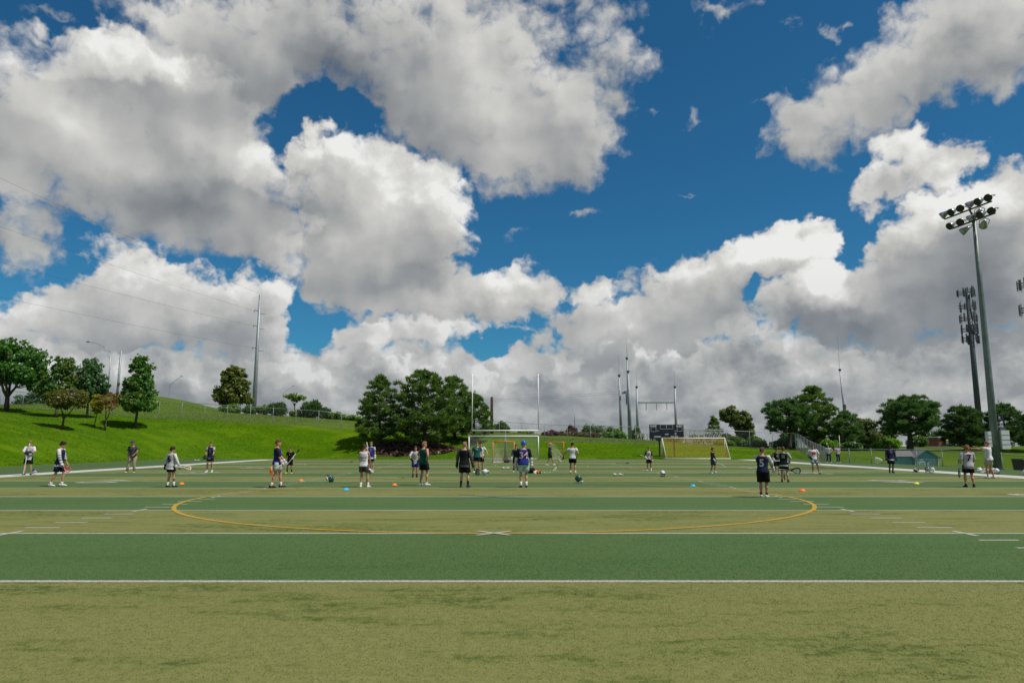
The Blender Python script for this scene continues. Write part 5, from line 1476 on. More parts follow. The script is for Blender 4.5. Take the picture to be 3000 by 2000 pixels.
def person(label, x, y, face, H, skin='fair', hair=('short', H_BROWN), top=('short', C_NAVY, C_NAVY), bottom=('shorts', C_BLACK), socks=(C_SOCK_W, .22), shoes=S_WHITE,
           gloves=(None, None), hands=((-.27, .06, .84), (.27, .06, .84)), elbows=((-.5, -1, -.2), (.5, -1, -.2)), feet=((-.11, 0), (.11, 0)), hip=(0, 0), lean=0., side=0., head=(0, 0), number=None,
           pads=None, hem=None, build=1.0, name='person', bulk=0., long_shorts=.78, group='people on the field', text2=None, torso_yaw=0.):
    """standing figure; local frame: x to its right, y the way it faces, sizes for 1.80 m then scaled by height"""
    s = H / 1.8
    root = thing(name, label, 'person', (x, y, .006 if y < 80 else 0), R(face), group)
    V = Vector
    X, Y, Z = V((1, 0, 0)), V((0, 1, 0)), V((0, 0, 1))
    # torso frame
    px, py = hip
    Mt = Matrix.Translation((px, py, .93)) @ Matrix.Rotation(R(torso_yaw), 4, 'Z') @ Matrix.Rotation(R(-lean), 4, 'X') @ Matrix.Rotation(R(side), 4, 'Y') @ Matrix.Translation((0, 0, -.93))
    Mr = Mt.to_3x3()
    drop = 0.
    hips = [V((px - .092 * build, py, .93)), V((px + .092 * build, py, .93))]
    ank = [V((f[0], f[1], .085)) for f in feet]
    far = max((h - a).length for h, a in zip(hips, ank))
    if far > .858: drop = far - .855
    def dz(v): return v - Z * drop
    hips = [dz(h) for h in hips]
    def tt(v): return dz(Mt @ V(v))
    knees = []
    for h, a in zip(hips, ank): knees.append(ik(h, a, .435, .425, V((.0, 1, 0)) + V((h.x * .6, 0, 0)))[0])
    sh = [tt((-.185 * build, -.01, 1.445)), tt((.185 * build, -.01, 1.445))]
    wr = []; el = []
    for k in (0, 1):
        e, w = ik(sh[k], dz(V(hands[k])), .285, .265, V(elbows[k])); el.append(e); wr.append(w)
    fd = [((V((feet[k][0], feet[k][1], 0)) * 0 + Y) + X * (-.22 if k == 0 else .22)).normalized() for k in (0, 1)]
    # ---------------- body, one continuous surface
    b = MB()
    rings = []
    for (z, rx, ry, off) in TORSO:
        k = build if z < 1.46 else 1
        rings.append([dz(p) for p in [Mt @ q for q in ring(V((0, off, z)), X, Y, rx * k + bulk * (z < 1.4), ry * k + bulk * 1.2 * (z < 1.35), 18, 2.3)]])
    b.loft(rings)
    def limb(pts, rad, n=12, up=None): b.tube(pts, rad, n, up=up)
    for k in (0, 1):
        h, kn, a = hips[k], knees[k], ank[k]
        limb([h + Z * .06, h.lerp(kn, .25), h.lerp(kn, .6), h.lerp(kn, .9), kn], [.088 * build, .086 * build, .070 * build, .056, .055])
        calf = kn.lerp(a, .32) - Y * .012
        limb([kn, kn.lerp(a, .12), calf, kn.lerp(a, .65), a.lerp(kn, .08), a - Z * .03], [.055, .052, .057 * build, .042, .034, .036])
        t = fd[k]
        limb([a - t * .05 - Z * .045, a + t * .03 - Z * .035, a + t * .11 - Z * .058, a + t * .17 - Z * .066], [.030, .042, .036, .020], 10)
        S, e, w = sh[k], el[k], wr[k]
        ins = tt((0, -.01, 1.42))
        limb([S.lerp(ins, .35), S, S.lerp(e, .2), S.lerp(e, .55), e], [.062, .060 * build, .052 * build, .047 * build, .040])
        limb([e, e.lerp(w, .22), e.lerp(w, .6), w], [.040, .043 * build, .034, .027])
        hd = (w - e).normalized()
        limb([w - hd * .01, w + hd * .035, w + hd * .085, w + hd * .10], [.026, .036, .036, .024], 10)
    # head with jaw, nose, ears
    hy, hp = head
    Mh = Mt @ Matrix.Translation((0, 0, 1.53)) @ Matrix.Rotation(R(-hy), 4, 'Z') @ Matrix.Rotation(R(-hp), 4, 'X') @ Matrix.Translation((0, 0, -1.53))
    def hh(v): return dz(Mh @ V(v))
    limb([tt((0, -.012, 1.46)), tt((0, -.006, 1.53)), hh((0, .0, 1.585))], [.064, .055, .054])
    rr = [(1.565, .030, .034, .062), (1.58, .048, .060, .040), (1.605, .058, .080, .018), (1.64, .066, .092, .006), (1.68, .073, .098, .0), (1.72, .075, .098, -.002), (1.755, .070, .092, -.006), (1.785, .052, .068, -.010), (1.80, .022, .030, -.012)]
    b.loft([[hh(q) for q in ring(V((0, o, z)), X, Y, rx, ry, 16, 2.1)] for z, rx, ry, o in rr])
    b.tube([hh((0, .086, 1.695)), hh((0, .106, 1.665)), hh((0, .112, 1.648)), hh((0, .090, 1.640))], [.009, .013, .016, .008], 8)
    for sx in (-1, 1): b.tube([hh((sx * .070, -.005, 1.70)), hh((sx * .084, -.014, 1.685)), hh((sx * .080, -.010, 1.650)), hh((sx * .066, .0, 1.645))], [.010, .016, .012, .008], 8)
    me0 = b.mesh('body_raw')
    tmp = bpy.data.objects.new('body_raw', me0); COL.objects.link(tmp)
    md = tmp.modifiers.new('r', 'REMESH'); md.mode = 'VOXEL'; md.voxel_size = .0155; md.use_smooth_shade = True
    dg = bpy.context.evaluated_depsgraph_get()
    me1 = bpy.data.meshes.new_from_object(tmp.evaluated_get(dg))
    nv = len(me1.vertices); co = np.empty(nv * 3, dtype=np.float32); me1.vertices.foreach_get('co', co)
    body = MB(); body.v = [tuple(c) for c in co.reshape(-1, 3)]; body.f = [tuple(p.vertices) for p in me1.polygons]
    bpy.data.objects.remove(tmp); bpy.data.meshes.remove(me0); bpy.data.meshes.remove(me1)
    # fingers: four unequal curled fingers and a thumb on each bare hand
    frames = []
    for k in (0, 1):
        e, w = el[k], wr[k]; hd = (w - e).normalized()
        sidev = (X if k else -X); ac = hd.cross(sidev if abs(hd.dot(sidev)) < .9 else Y).normalized(); pal = ac.cross(hd).normalized()
        if pal.dot(V((-sidev.x, 0, 0))) < 0: pal = -pal          # palms towards the body
        ac = hd.cross(pal).normalized()
        if ac.dot(Y) < 0: ac = -ac
        frames.append((w, hd, ac, pal))
        if gloves[k] is None:
            for q, (off, L) in enumerate(((.027, .068), (.009, .078), (-.009, .072), (-.027, .055))):
                p0 = w + hd * .085 + ac * off
                p1 = p0 + hd * L * .5 + pal * .006; p2 = p1 + hd * L * .3 + pal * L * .28; p3 = p2 + hd * L * .08 + pal * L * .3
                body.tube([p0, p1, p2, p3], [.0098, .0092, .0085, .0065], 6)
            p0 = w + hd * .03 + ac * .030
            body.tube([p0, p0 + hd * .03 + ac * .022, p0 + hd * .06 + ac * .024 + pal * .012], [.012, .0105, .008], 6)
    def out(bm, nm, m, smooth=True, parent=None):
        bm.v = [(q[0] * s, q[1] * s, q[2] * s) for q in bm.v]
        return bm.build(nm, m, parent or root, smooth)
    out(body, 'body', SKIN[skin])
    # ---------------- face
    for sx in (-1, 1):
        out(MB().ball(hh((sx * .032, .083, 1.695)), (.012, .010, .007), 8, 6), 'eye', EYE)
    out(MB().tube([hh((-.022, .088, 1.612)), hh((0, .098, 1.611)), hh((.022, .088, 1.612))], [.004, .007, .004], 6), 'mouth', LIP)
    # ---------------- hair, cap or helmet
    style, hm = hair
    rnd = random.Random(hash(label) % 9999 if False else int(abs(x) * 97 + abs(y) * 31))
    def hair_shell(grow, low, hm, curl=0., fringe=1.70):
        n, m = 22, 9; bb = MB(); rg = []
        for i in range(m + 1):
            t = i / m
            ringp = []
            for j in range(n):
                a = 2 * math.pi * j / n
                fr = max(0., math.sin(a))                       # towards the face
                zlow = low + (fringe - low) * min(1, fr * 2.2) + (0.02 if abs(math.cos(a)) > .9 else 0)
                ph = (math.pi / 2) * t
                z = zlow + (1.80 + grow - zlow) * math.sin(ph)
                sc = math.cos(ph) ** .55 if t < 1 else .04
                g = 1 + grow * 9 * .6
                wob = 1 + (mnoise.noise(V((math.cos(a) * 3, math.sin(a) * 3, z * 30 + rnd.random() * .1))) * (.06 + curl))
                ringp.append(hh((math.cos(a) * (.076 + grow) * sc * wob, -.004 + math.sin(a) * (.099 + grow) * sc * wob, z)))
            rg.append(ringp)
        bb.loft(rg); return bb
    if style in ('short', 'curly', 'mop', 'bun'):
        grow = {'short': .010, 'curly': .024, 'mop': .018, 'bun': .010}[style]
        o = out(hair_shell(grow, {'short': 1.645, 'curly': 1.625, 'mop': 1.63, 'bun': 1.64}[style], hm, {'short': .04, 'curly': .22, 'mop': .12, 'bun': .03}[style], {'short': 1.735, 'curly': 1.73, 'mop': 1.715, 'bun': 1.74}[style]), 'hair', hm)
        if style == 'curly':
            bb = MB()
            for q in range(46):
                a = rnd.random() * 6.28; ph = rnd.random() * 1.4
                if math.sin(a) > .5 and ph < .7: continue
                c = hh((math.cos(a) * .098 * math.cos(ph), -.01 + math.sin(a) * .12 * math.cos(ph), 1.70 + .125 * math.sin(ph)))
                bb.ball(c, rnd.uniform(.014, .024), 7, 5)
            out(bb, 'curls', hm, True)
        if style == 'bun': out(MB().ball(hh((0, -.10, 1.78)), .045, 10, 8), 'hair_bun', hm)
    if style == 'cap':
        out(hair_shell(.008, 1.645, H_BROWN, .03, 1.70), 'hair', H_BROWN)
        c = MB(); rg = []
        for i in range(7):
            ph = (math.pi / 2) * i / 6
            rg.append([hh((math.cos(a) * .092 * (math.cos(ph) ** .6 if i < 6 else .05), -.004 + math.sin(a) * .114 * (math.cos(ph) ** .6 if i < 6 else .05), 1.715 + .115 * math.sin(ph))) for a in [2 * math.pi * j / 18 for j in range(18)]])
        c.loft(rg)
        capo = out(c, 'cap', hm)
        pk = MB()
        n = 9
        vs = []
        for i in range(n):
            a = math.pi * (.12 + .76 * i / (n - 1))
            vs.append(hh((math.cos(a) * .090, math.sin(a) * .108, 1.722))); vs.append(hh((math.cos(a) * .082, .02 + math.sin(a) * .185, 1.700)))
        vs2 = [v - Z * .008 for v in vs]
        f = [(2 * i, 2 * i + 1, 2 * i + 3, 2 * i + 2) for i in range(n - 1)]
        pk.add(vs, f); pk.add(vs2, f); out(pk, 'peak', hm, False, capo)
        if hm is not C_BLACK: out(MB().tube([hh((-.07, .06, 1.70)), hh((-.035, .098, 1.695)), hh((0, .100, 1.70)), hh((.035, .098, 1.695)), hh((.07, .06, 1.70))], [.008, .017, .008, .017, .008], 6), 'sunglasses', S_BLACK)
    if style == 'helmet':
        helmet_parts(root, lambda v: hh(V(v) + V((0, 0, 1.69))) * s, hm, WHITE_STEEL, 1.0)
    # ---------------- shirt
    kind, cm, sm = top
    loose = .016 + bulk * .3
    def torso_pt(z):
        zs = [q[0] for q in TORSO]
        return [float(np.interp(z, zs, [q[i] for q in TORSO])) for i in (1, 2, 3)]
    def shirt(z0, z1, extra, cm, nm, n=26, wr_=.010, collar=True, parent=None):
        bb = MB(); rg = []; steps = 15
        for i in range(steps + 1):
            z = z0 + (z1 - z0) * i / steps
            rx, ry, off = torso_pt(max(z, .93))
            kk = build if z < 1.46 else 1
            fl = extra + (.018 * max(0, (1.2 - z) / .35) if z < 1.2 else 0)
            if z > 1.44: fl = extra * .8
            rp = []
            for q in ring(V((0, off, z)), X, Y, rx * kk + fl + bulk * (z < 1.4), ry * kk + fl + bulk * 1.2 * (z < 1.35), n, 2.4):
                w_ = mnoise.noise(V((q.x * 9 + x, q.y * 9, z * 13 + y))) * wr_ + mnoise.noise(V((q.x * 22, q.y * 22 + x, z * 7))) * wr_ * .5
                d_ = V((q.x, q.y - off, 0)); d_.normalize()
                rp.append(dz(Mt @ (q + d_ * w_)))
            rg.append(rp)
        bb.loft(rg); return bb
    low = .875 if kind != 'tank' else .865
    jersey = out(shirt(low, 1.475, loose, cm, 'shirt'), 'shirt', cm)
    if kind != 'tank':
        for k in (0, 1):
            S, e, w = sh[k], el[k], wr[k]; ins = tt((0, -.01, 1.40))
            if kind == 'long': pts, rad = [S.lerp(ins, .30), S, S.lerp(e, .4), e, e.lerp(w, .4), e.lerp(w, .93)], [.080, .077, .064, .056, .053, .042]
            elif kind == 'elbow': pts, rad = [S.lerp(ins, .30), S, S.lerp(e, .35), S.lerp(e, .85), S.lerp(e, 1.0)], [.080, .079, .073, .069, .070]
            else: pts, rad = [S.lerp(ins, .30), S, S.lerp(e, .3), S.lerp(e, .62)], [.080, .079, .076, .080]
            rad = [q * (.55 + .45 * build) for q in rad]
            bb = MB().tube(pts, rad, 14)
            out(bb, 'sleeve', sm)
    else:
        for k in (0, 1): out(MB().tube([sh[k].lerp(tt((0, -.01, 1.42)), .42), sh[k].lerp(tt((0, -.01, 1.42)), .16)], [.083, .080], 14), 'shoulder_strap', cm)
    if kind != 'tank' and top[1] is not top[2] and sm in (C_WHITE, C_BLACK): pass
    if hem is not None: out(shirt(.80, .885, loose + .006, hem, 'shirt_tail', parent=None), 'shirt_tail', hem)
    if pads is not None:
        for k in (0, 1):
            S, e, w = sh[k], el[k], wr[k]
            out(MB().tube([S.lerp(e, .52), S.lerp(e, .8), e, e.lerp(w, .3), e.lerp(w, .55)], [.060, .068, .066, .062, .050], 12), 'arm_pad', pads)
            out(MB().tube([S.lerp(e, .66), S.lerp(e, .74)], [.072, .072], 12), 'pad_strap', C_BLACK)
    if number is not None:
        txt, col, where, size, zc = number
        if txt == '#block':                                    # plain printed block
            vs = [V((u * size, w_ * size * .7, 0)) for w_ in (-.5, 0, .5) for u in (-.6, -.4, -.2, 0, .2, .4, .6)]
            fs = [(r_ * 7 + q, r_ * 7 + q + 1, r_ * 7 + q + 8, r_ * 7 + q + 7) for r_ in (0, 1) for q in range(6)]
        else: vs, fs = text_data(txt, size, .03)
        pts = []
        for q in vs:
            z = zc + q.y
            rx, ry, off = torso_pt(max(z, .93)); fl = loose + .018 * max(0, (1.2 - z) / .35) + bulk
            rx = rx * build + fl + .006; ry = ry * build + fl + .014
            u = max(-.92, min(.92, q.x / rx)); yy = ry * (1 - abs(u) ** 2.4) ** (1 / 2.4)
            pts.append(dz(Mt @ (V((q.x, off - yy, z)) if where == 'back' else V((-q.x, off + yy, z)))))
        out(MB().add(pts, fs), 'shirt_number' if txt.isdigit() else 'shirt_print' if txt[0] in '#I' else 'shirt_lettering', col, False, jersey)
    # ---------------- shorts or trousers
    bk, bm_ = bottom
    bb = MB(); rg = []
    for z in (1.02, .97, .92, .86, .82):
        rx, ry, off = torso_pt(max(z, .9))
        rg.append([dz(q) for q in [Mt @ p for p in ring(V((0, off - .004, z)), X, Y, rx * build + .012 + bulk, ry * build + .016 + bulk, 20, 2.3)]])
    bb.loft(rg)
    for k in (0, 1):
        h, kn, a = hips[k], knees[k], ank[k]
        if bk == 'shorts':
            L = long_shorts
            bb.tube([h + Z * .02, h.lerp(kn, .2), h.lerp(kn, .5 * L + .1), h.lerp(kn, L)], [.112 * build, .114 * build, .108 * build, .112 * build], 14)
        else:
            bb.tube([h + Z * .02, h.lerp(kn, .3), h.lerp(kn, .7), kn, kn.lerp(a, .5), kn.lerp(a, .97)], [.108 * build, .106 * build, .088, .076, .070, .066], 14)
    out(bb, 'shorts' if bk == 'shorts' else 'trousers', bm_)
    # ---------------- socks and shoes
    for k in (0, 1):
        kn, a, t = knees[k], ank[k], fd[k]
        if bk == 'shorts' and socks is not None:
            out(MB().tube([a - Z * .04, a, a.lerp(kn, socks[1] * .5), a.lerp(kn, socks[1])], [.044, .042, .046, .052], 12), 'sock', socks[0])
        sd = Z.cross(t).normalized()
        rg = []
        for (u, zz, rx, rz) in ((-.085, .050, .028, .044), (-.055, .050, .040, .050), (.0, .050, .043, .050), (.06, .044, .046, .040), (.12, .036, .049, .030), (.17, .030, .040, .024), (.195, .024, .020, .014)):
            c = V((a.x, a.y, 0)) + t * u + Z * zz
            rg.append([V((q.x, q.y, max(.002, q.z))) for q in ring(c, sd, Z, rx, rz, 14, 2.4)])
        sh_o = out(MB().loft(rg), 'shoe', shoes)
        out(MB().loft([ring(V((a.x, a.y, .010)) + t * u, sd, t * .3 + Z * .0001, w_, .012, 12, 2.2) for u, w_ in ((-.08, .03), (0, .046), (.10, .051), (.18, .034))], cap=True), 'sole', S_WHITE if shoes is not S_WHITE else G_GREY, True, sh_o)
    # ---------------- padded gloves with separate finger rolls
    for k in (0, 1):
        if gloves[k] is None: continue
        w, hd, ac, pal = frames[k]
        g = MB()
        g.tube([w - hd * .10, w - hd * .05, w - hd * .005], [.058, .060, .048], 12)
        g.tube([w - hd * .01, w + hd * .05, w + hd * .095], [.046, .058, .054], 12)
        go = out(g, 'glove', gloves[k])
        for q, (off, L) in enumerate(((.036, .085), (.012, .095), (-.012, .088), (-.036, .07))):
            p0 = w + hd * .08 + ac * off
            out(MB().tube([p0, p0 + hd * L * .5, p0 + hd * L * .75 + pal * .03, p0 + hd * L * .6 + pal * .062], [.018, .018, .016, .012], 8), 'glove_finger', gloves[k], True, go)
        p0 = w + hd * .02 + ac * .040
        out(MB().tube([p0, p0 + hd * .04 + ac * .02, p0 + hd * .08 + ac * .02 + pal * .03], [.020, .018, .013], 8), 'glove_thumb', gloves[k], True, go)
    M = Matrix.Translation(root.location) @ Matrix.Rotation(R(face), 4, 'Z') @ Matrix.Scale(s, 4)
    grip = [M @ (w + hd * .075 + pal * .02) for (w, hd, ac, pal) in frames]
    return root, grip, M

def helmet_parts(parent, tr, shell_m, mask_m, k, stripe=None):
    """lacrosse helmet: ridged shell, visor, chin guard and face cage; tr maps helmet space (face towards +y) to the parent"""
    V = Vector
    n = 22; rg = []
    for i in range(10):
        t = i / 9; ph = -0.55 + (math.pi / 2 + .55) * t
        rp = []
        for j in range(n):
            a = 2 * math.pi * j / n; fr = max(0, math.sin(a))
            z = .125 * math.sin(ph)
            if t < .45 and fr > .35: z = max(z, .030)              # open over the face
            sc = math.cos(ph) ** .75 if t < 1 else .03
            rib = 1 + .05 * (abs(math.cos(a * 3)) > .75) * (.2 < t < .95)
            rp.append(tr(V((math.cos(a) * .104 * sc * rib, -.008 + math.sin(a) * .132 * sc * rib, z + .03)) * k))
        rg.append(rp)
    shell = MB().loft(rg).build('helmet' if parent.get('category') == 'person' else 'shell', shell_m, parent, True)
    # vents
    vb = MB()
    for a in (-2.2, -1.57, -.94):
        for z in (.06, .105):
            r = .115 if z < .1 else .085
            vb.ball(tr(V((math.cos(a) * r * .98, -.008 + math.sin(a) * r * 1.24, z + .01)) * k), .014 * k, 8, 5)
    vb.build('vent', G_BLACK, shell)
    pk = []
    for i in range(9):
        a = math.pi * (.14 + .72 * i / 8)
        pk.append(tr(V((math.cos(a) * .102, math.sin(a) * .128, .058)) * k)); pk.append(tr(V((math.cos(a) * .098, .02 + math.sin(a) * .175, .040)) * k))
    MB().add(pk, [(2 * i, 2 * i + 1, 2 * i + 3, 2 * i + 2) for i in range(8)]).build('visor', stripe or shell_m, shell)
    cb = MB()
    for z, r, f in ((.020, .100, .165), (-.012, .098, .175), (-.044, .092, .178), (-.076, .080, .170)):
        cb.tube([tr(V((math.cos(a) * r, .0 + math.sin(a) * f, z)) * k) for a in [math.pi * (.02 + .96 * i / 10) for i in range(11)]], .0045 * k, 5)
    for a in (.30, .42, .58, .70):
        cb.tube([tr(V((math.cos(math.pi * a) * .1, math.sin(math.pi * a) * .168, z)) * k) for z in (.030, -.02, -.08)], .0045 * k, 5)
    cb.build('face_mask', mask_m, shell)
    ch = MB()
    ch.tube([tr(V((math.cos(a) * .088, -.01 + math.sin(a) * .15, -.085)) * k) for a in [math.pi * (-.05 + 1.1 * i / 10) for i in range(11)]], [.016 * k] * 11, 7)
    ch.build('chin_guard', stripe or mask_m, shell, True)
    return shell

# ------------------------------------------------------------------ lacrosse sticks
SHAFT_W = mat('shaft_white', (.58, .60, .55), .35, .08, 4., 0., .5); SHAFT_D = mat('shaft_dark', (.05, .055, .06), .35, .1, 4., .3, .5); SHAFT_T = mat('shaft_wood', (.50, .36, .20), .5, .12, 4.)
HEAD_W = mat('head_white', (.66, .66, .62), .4, .06, 4., 0., .5); HEAD_B = mat('head_black', (.02, .02, .022), .4, .1, 4., 0., .5); HEAD_R = mat('head_red', (.55, .06, .05), .4, .1, 4., 0., .5); HEAD_T = mat('head_tan', (.50, .42, .28), .5, .1, 4.)
STRING = mat('pocket_string', (.60, .58, .52), .8, .1, 8.); STRING_D = mat('pocket_string_dark', (.04, .04, .045), .8, .1, 8.)
def stick(label, butt, tip, L=1.05, head_m=HEAD_W, shaft_m=SHAFT_W, string=STRING, roll=0., goalie=False):
    """shaft from butt towards tip (length L to the throat), flared head with a strung pocket beyond"""
    butt, tip = Vector(butt), Vector(tip)
    d = (tip - butt).normalized()
    g = thing('lacrosse_stick', label, 'lacrosse stick', butt, 0, 'lacrosse sticks')
    q = d.to_track_quat('Z', 'Y').to_matrix().to_4x4() @ Matrix.Rotation(roll, 4, 'Z')
    MB().tube([q @ Vector((0, 0, z)) for z in (0, .02, L)], .0145, 8).build('shaft', shaft_m, g, True)
    MB().cyl(q @ Vector((0, 0, -.015)), q @ Vector((0, 0, .04)), .019, .019, 8).build('butt_cap', HEAD_B, g, True)
    W, HL = (.16, .42) if goalie else (.085, .27)
    pr = [(-.012, 0), (-.02, .03), (-W * .55, HL * .30), (-W * .9, HL * .62), (-W, HL * .85), (-W * .72, HL * .97), (0, HL * 1.02), (W * .72, HL * .97), (W, HL * .85), (W * .9, HL * .62), (W * .55, HL * .30), (.02, .03), (.012, 0)]
    MB().tube([q @ Vector((a, .012 * math.sin(b / HL * 3), L + b)) for a, b in pr], .014 if goalie else .012, 7, flat=2.0).build('head', head_m, g, True)
    nb = MB(); r = .0032
    def half(b):
        ys = [p[1] for p in pr[:7]]; xs = [abs(p[0]) for p in pr[:7]]
        return float(np.interp(b, ys, xs))
    n = 9
    for i in range(1, n):
        b = HL * i / n; w = half(b)
        nb.tube([q @ Vector((w * u, -.045 * (1 - u * u) * math.sin(math.pi * i / n), L + b)) for u in (-1, -.5, 0, .5, 1)], r, 4)
    for u in (-.75, -.5, -.25, 0, .25, .5, .75):
        nb.tube([q @ Vector((half(HL * i / n) * u, -.045 * (1 - u * u) * math.sin(math.pi * i / n), L + HL * i / n)) for i in range(1, n + 1)], r, 4)
    nb.build('pocket', string, g, kind='stuff')
    return g
def W(M, p): return M @ Vector(p)


# ------------------------------------------------------------------ who stands where
r, g, M = person('person in white jersey and black gloves leaning on a long upright pole at far left', -25.41, 38.2, -160, 1.77, 'fair', ('short', H_SANDY), ('elbow', C_GREY, C_WHITE), ('shorts', C_BLACK), None, S_BLACK, (G_BLACK, G_BLACK), ((-.06, .30, 1.20), (.07, .30, 1.12)), ((-.9, .1, -.7), (.9, .1, -.7)), ((-.15, 0), (.15, .02)), head=(-10, 12), hem=C_WHITE, long_shorts=.8)
stick('long pole stick with white head held upright before the leftmost player', W(M, (.12, .34, .02)), W(M, (-.04, .32, 1.6)), 1.34, HEAD_W, SHAFT_W)
r, g, M = person('player in navy jersey with white sleeves walking right, dark mop hair', -17.39, 28.0, -82, 1.72, 'fair', ('mop', H_DARK), ('elbow', C_NAVY, C_WHITE), ('shorts', C_NAVY), (C_SOCK_W, .2), S_WHITE, (None, G_WHITE), ((-.24, .16, .86), (.22, .16, .82)), ((-.3, -1, 0), (.3, -1, 0)), ((-.10, .06), (.11, -.26)), (0, -.04), 3, head=(0, 10), number=('21', C_WHITE, 'back', .34, 1.22), pads=C_GREY, hem=C_WHITE)
stick('stick with red tipped white head held low by the walking navy player', g[1] - Vector((.34, .0, -.20)), g[1] + Vector((.3, -.05, -.20)), .52, HEAD_R, SHAFT_D, roll=1.2)
r, g, M = person('coach in charcoal polo, cap and khaki trousers standing near the left sideline', -21.3, 40.91, -172, 1.79, 'tan', ('cap', C_CHAR), ('short', C_CHAR, C_CHAR), ('trousers', C_KHAKI), None, S_TAN, (None, None), ((-.05, .22, 1.00), (.32, .02, .86)), ((-1, .0, -.2), (.6, -1, 0)), ((-.06, .0), (.30, .06)), (.05, 0), 6, 3, head=(10, 8), build=1.08)
r, g, M = person('player in grey white number six jersey seen from behind, dark hair', -12.83, 27.34, -22, 1.5, 'fair', ('mop', H_DARK), ('long', C_GREY, C_WHITE), ('shorts', C_BLACK), (C_SOCK_W, .34), S_BLACK, (G_BLACK, G_GREY), ((-.34, -.02, .80), (.40, .16, .84)), ((-.6, -1, 0), (.8, -.8, 0)), ((-.13, 0), (.15, .10)), (0, 0), 0, 2, head=(40, 4), number=('6', C_BLACK, 'back', .40, 1.24), hem=C_WHITE, build=1.05, long_shorts=.55)
stick('stick with tan head pointing right from the number six player', g[1] - Vector((.10, .30, -.06)), g[1] + Vector((.5, .25, -.04)), .36, HEAD_T, SHAFT_W, roll=1.0)
r, g, M = person('player in navy jersey facing camera with stick across the waist, by the number marking', -17.19, 41.4, 178, 1.73, 'rosy', ('short', H_BROWN), ('short', C_NAVY, C_LGREY), ('shorts', C_BLACK), (C_SOCK_W, .16), S_WHITE, (G_BLACK, G_BLACK), ((-.20, .20, .90), (.24, .20, .93)), ((-.9, -.4, 0), (.9, -.4, 0)), ((-.14, 0), (.15, .05)), (0, 0), 3, number=('2', C_PURPLE, 'front', .26, 1.26), hem=C_LGREY, long_shorts=.6)
stick('dark stick held level at the waist of the facing navy player', g[0] + Vector((.25, 0, 0)), g[1] - Vector((.1, 0, .01)), .50, HEAD_B, SHAFT_D, STRING_D, 1.4)
r, g, M = person('tall player in navy jersey and pale grey shorts facing right', -8.77, 27.13, -78, 1.76, 'rosy', ('short', H_BROWN), ('elbow', C_BLUE, C_BLACK), ('shorts', C_LGREY), (C_SOCK_W, .26), S_BLACK, (G_WHITE, G_WHITE), ((-.14, .30, .90), (.16, .24, .84)), ((-.5, -1, 0), (.6, -1, 0)), ((-.13, .16), (.12, -.16)), (0, 0), 0, head=(0, 3), number=('7', C_WHITE, 'front', .30, 1.24), build=1.08, long_shorts=.72)
stick('stick with pale green strung head held low by the tall navy player', g[1] + Vector((.14, .02, .16)), g[1] + Vector((-.12, -.10, -.12)), .26, HEAD_W, SHAFT_W, mat('pocket_string_lime', (.42, .50, .24), .8, .1, 8.), .6)
r, g, M = person('small player all in black with neon yellow shoes, stick over shoulder', -12.21, 39.96, 176, 1.42, 'tan', ('short', H_BROWN), ('short', C_BLACK, C_BLACK), ('shorts', C_BLACK), (C_SOCK_B, .5), S_YELLOW, (None, None), ((-.26, .16, 1.04), (.27, .08, .96)), ((-.9, -.5, -.2), (.8, -.8, 0)), ((-.16, 0), (.18, 0)), number=('1', C_WHITE, 'front', .12, 1.3), long_shorts=.8)
stick('dark stick over the shoulder of the small black clad player', g[0] + Vector((-.26, 0, -.30)), g[0] + Vector((.42, .1, .62)), .78, HEAD_B, SHAFT_W, STRING_D, .3)
r, g, M = person('player in white sleeveless bib with purple lettering seen from behind', -5.52, 27.13, -8, 1.58, 'tan', ('short', H_DARK), ('tank', C_WHITE, C_WHITE), ('shorts', C_DKGREY), (C_SOCK_W, .28), S_WHITE, (None, None), ((-.20, .22, .92), (.20, .24, .90)), ((-1, -.3, 0), (1, -.3, 0)), ((-.11, -.04), (.19, .05)), (-.02, 0), 2, head=(30, 6), number=('PEACE', C_PURPLE, 'back', .105, 1.24), long_shorts=.62)
vs, fs = text_data('TREE', .115, .03)
sh_ = [c for c in r.children if c.name.startswith('shirt')][0]
sc = 1.58 / 1.8
MB().add([(q.x * sc, (-.002 - .160 * (1 - abs(max(-.9, min(.9, q.x / .19))) ** 2.4) ** (1 / 2.4)) * sc, (1.11 + q.y) * sc) for q in vs], fs).build('shirt_lettering', C_PURPLE, sh_)
stick('thin dark stick standing behind the white bib player', (-5.50, 27.6, .02), (-5.50, 27.62, 1.0), .72, HEAD_B, SHAFT_D, STRING_D)
r, g, M = person('player in navy and pink jersey facing camera behind the white bib player', -8.05, 41.4, 184, 1.73, 'fair', ('short', H_SANDY), ('short', C_BLUE, C_LGREY), ('shorts', C_BLACK), (C_SOCK_W, .24), S_WHITE, (G_WHITE, G_WHITE), ((-.26, .12, .90), (.18, .24, 1.18)), ((-.7, -.8, 0), (.9, -.3, -.3)), ((-.12, 0), (.10, .0)), number=('9', C_PURPLE, 'front', .26, 1.28), hem=C_WHITE, long_shorts=.6)
stick('upright stick with round white head beside the navy and pink player', g[1] + Vector((.12, .0, -.85)), g[1] + Vector((-.10, 0, .5)), 1.16, HEAD_W, SHAFT_W, goalie=False)
r, g, M = person('player in white jersey half hidden behind the man in green', -4.72, 35.45, 190, 1.50, 'rosy', ('short', H_BROWN), ('elbow', C_GREY, C_WHITE), ('shorts', C_BLUE), (C_SOCK_B, .3), S_BLACK, (G_BLACK, G_BLACK), ((-.20, .24, 1.02), (.22, .26, 1.02)), ((-1, -.3, -.2), (1, -.3, -.2)), ((-.10, 0), (.12, .02)), (0, 0), 8, hem=C_WHITE)
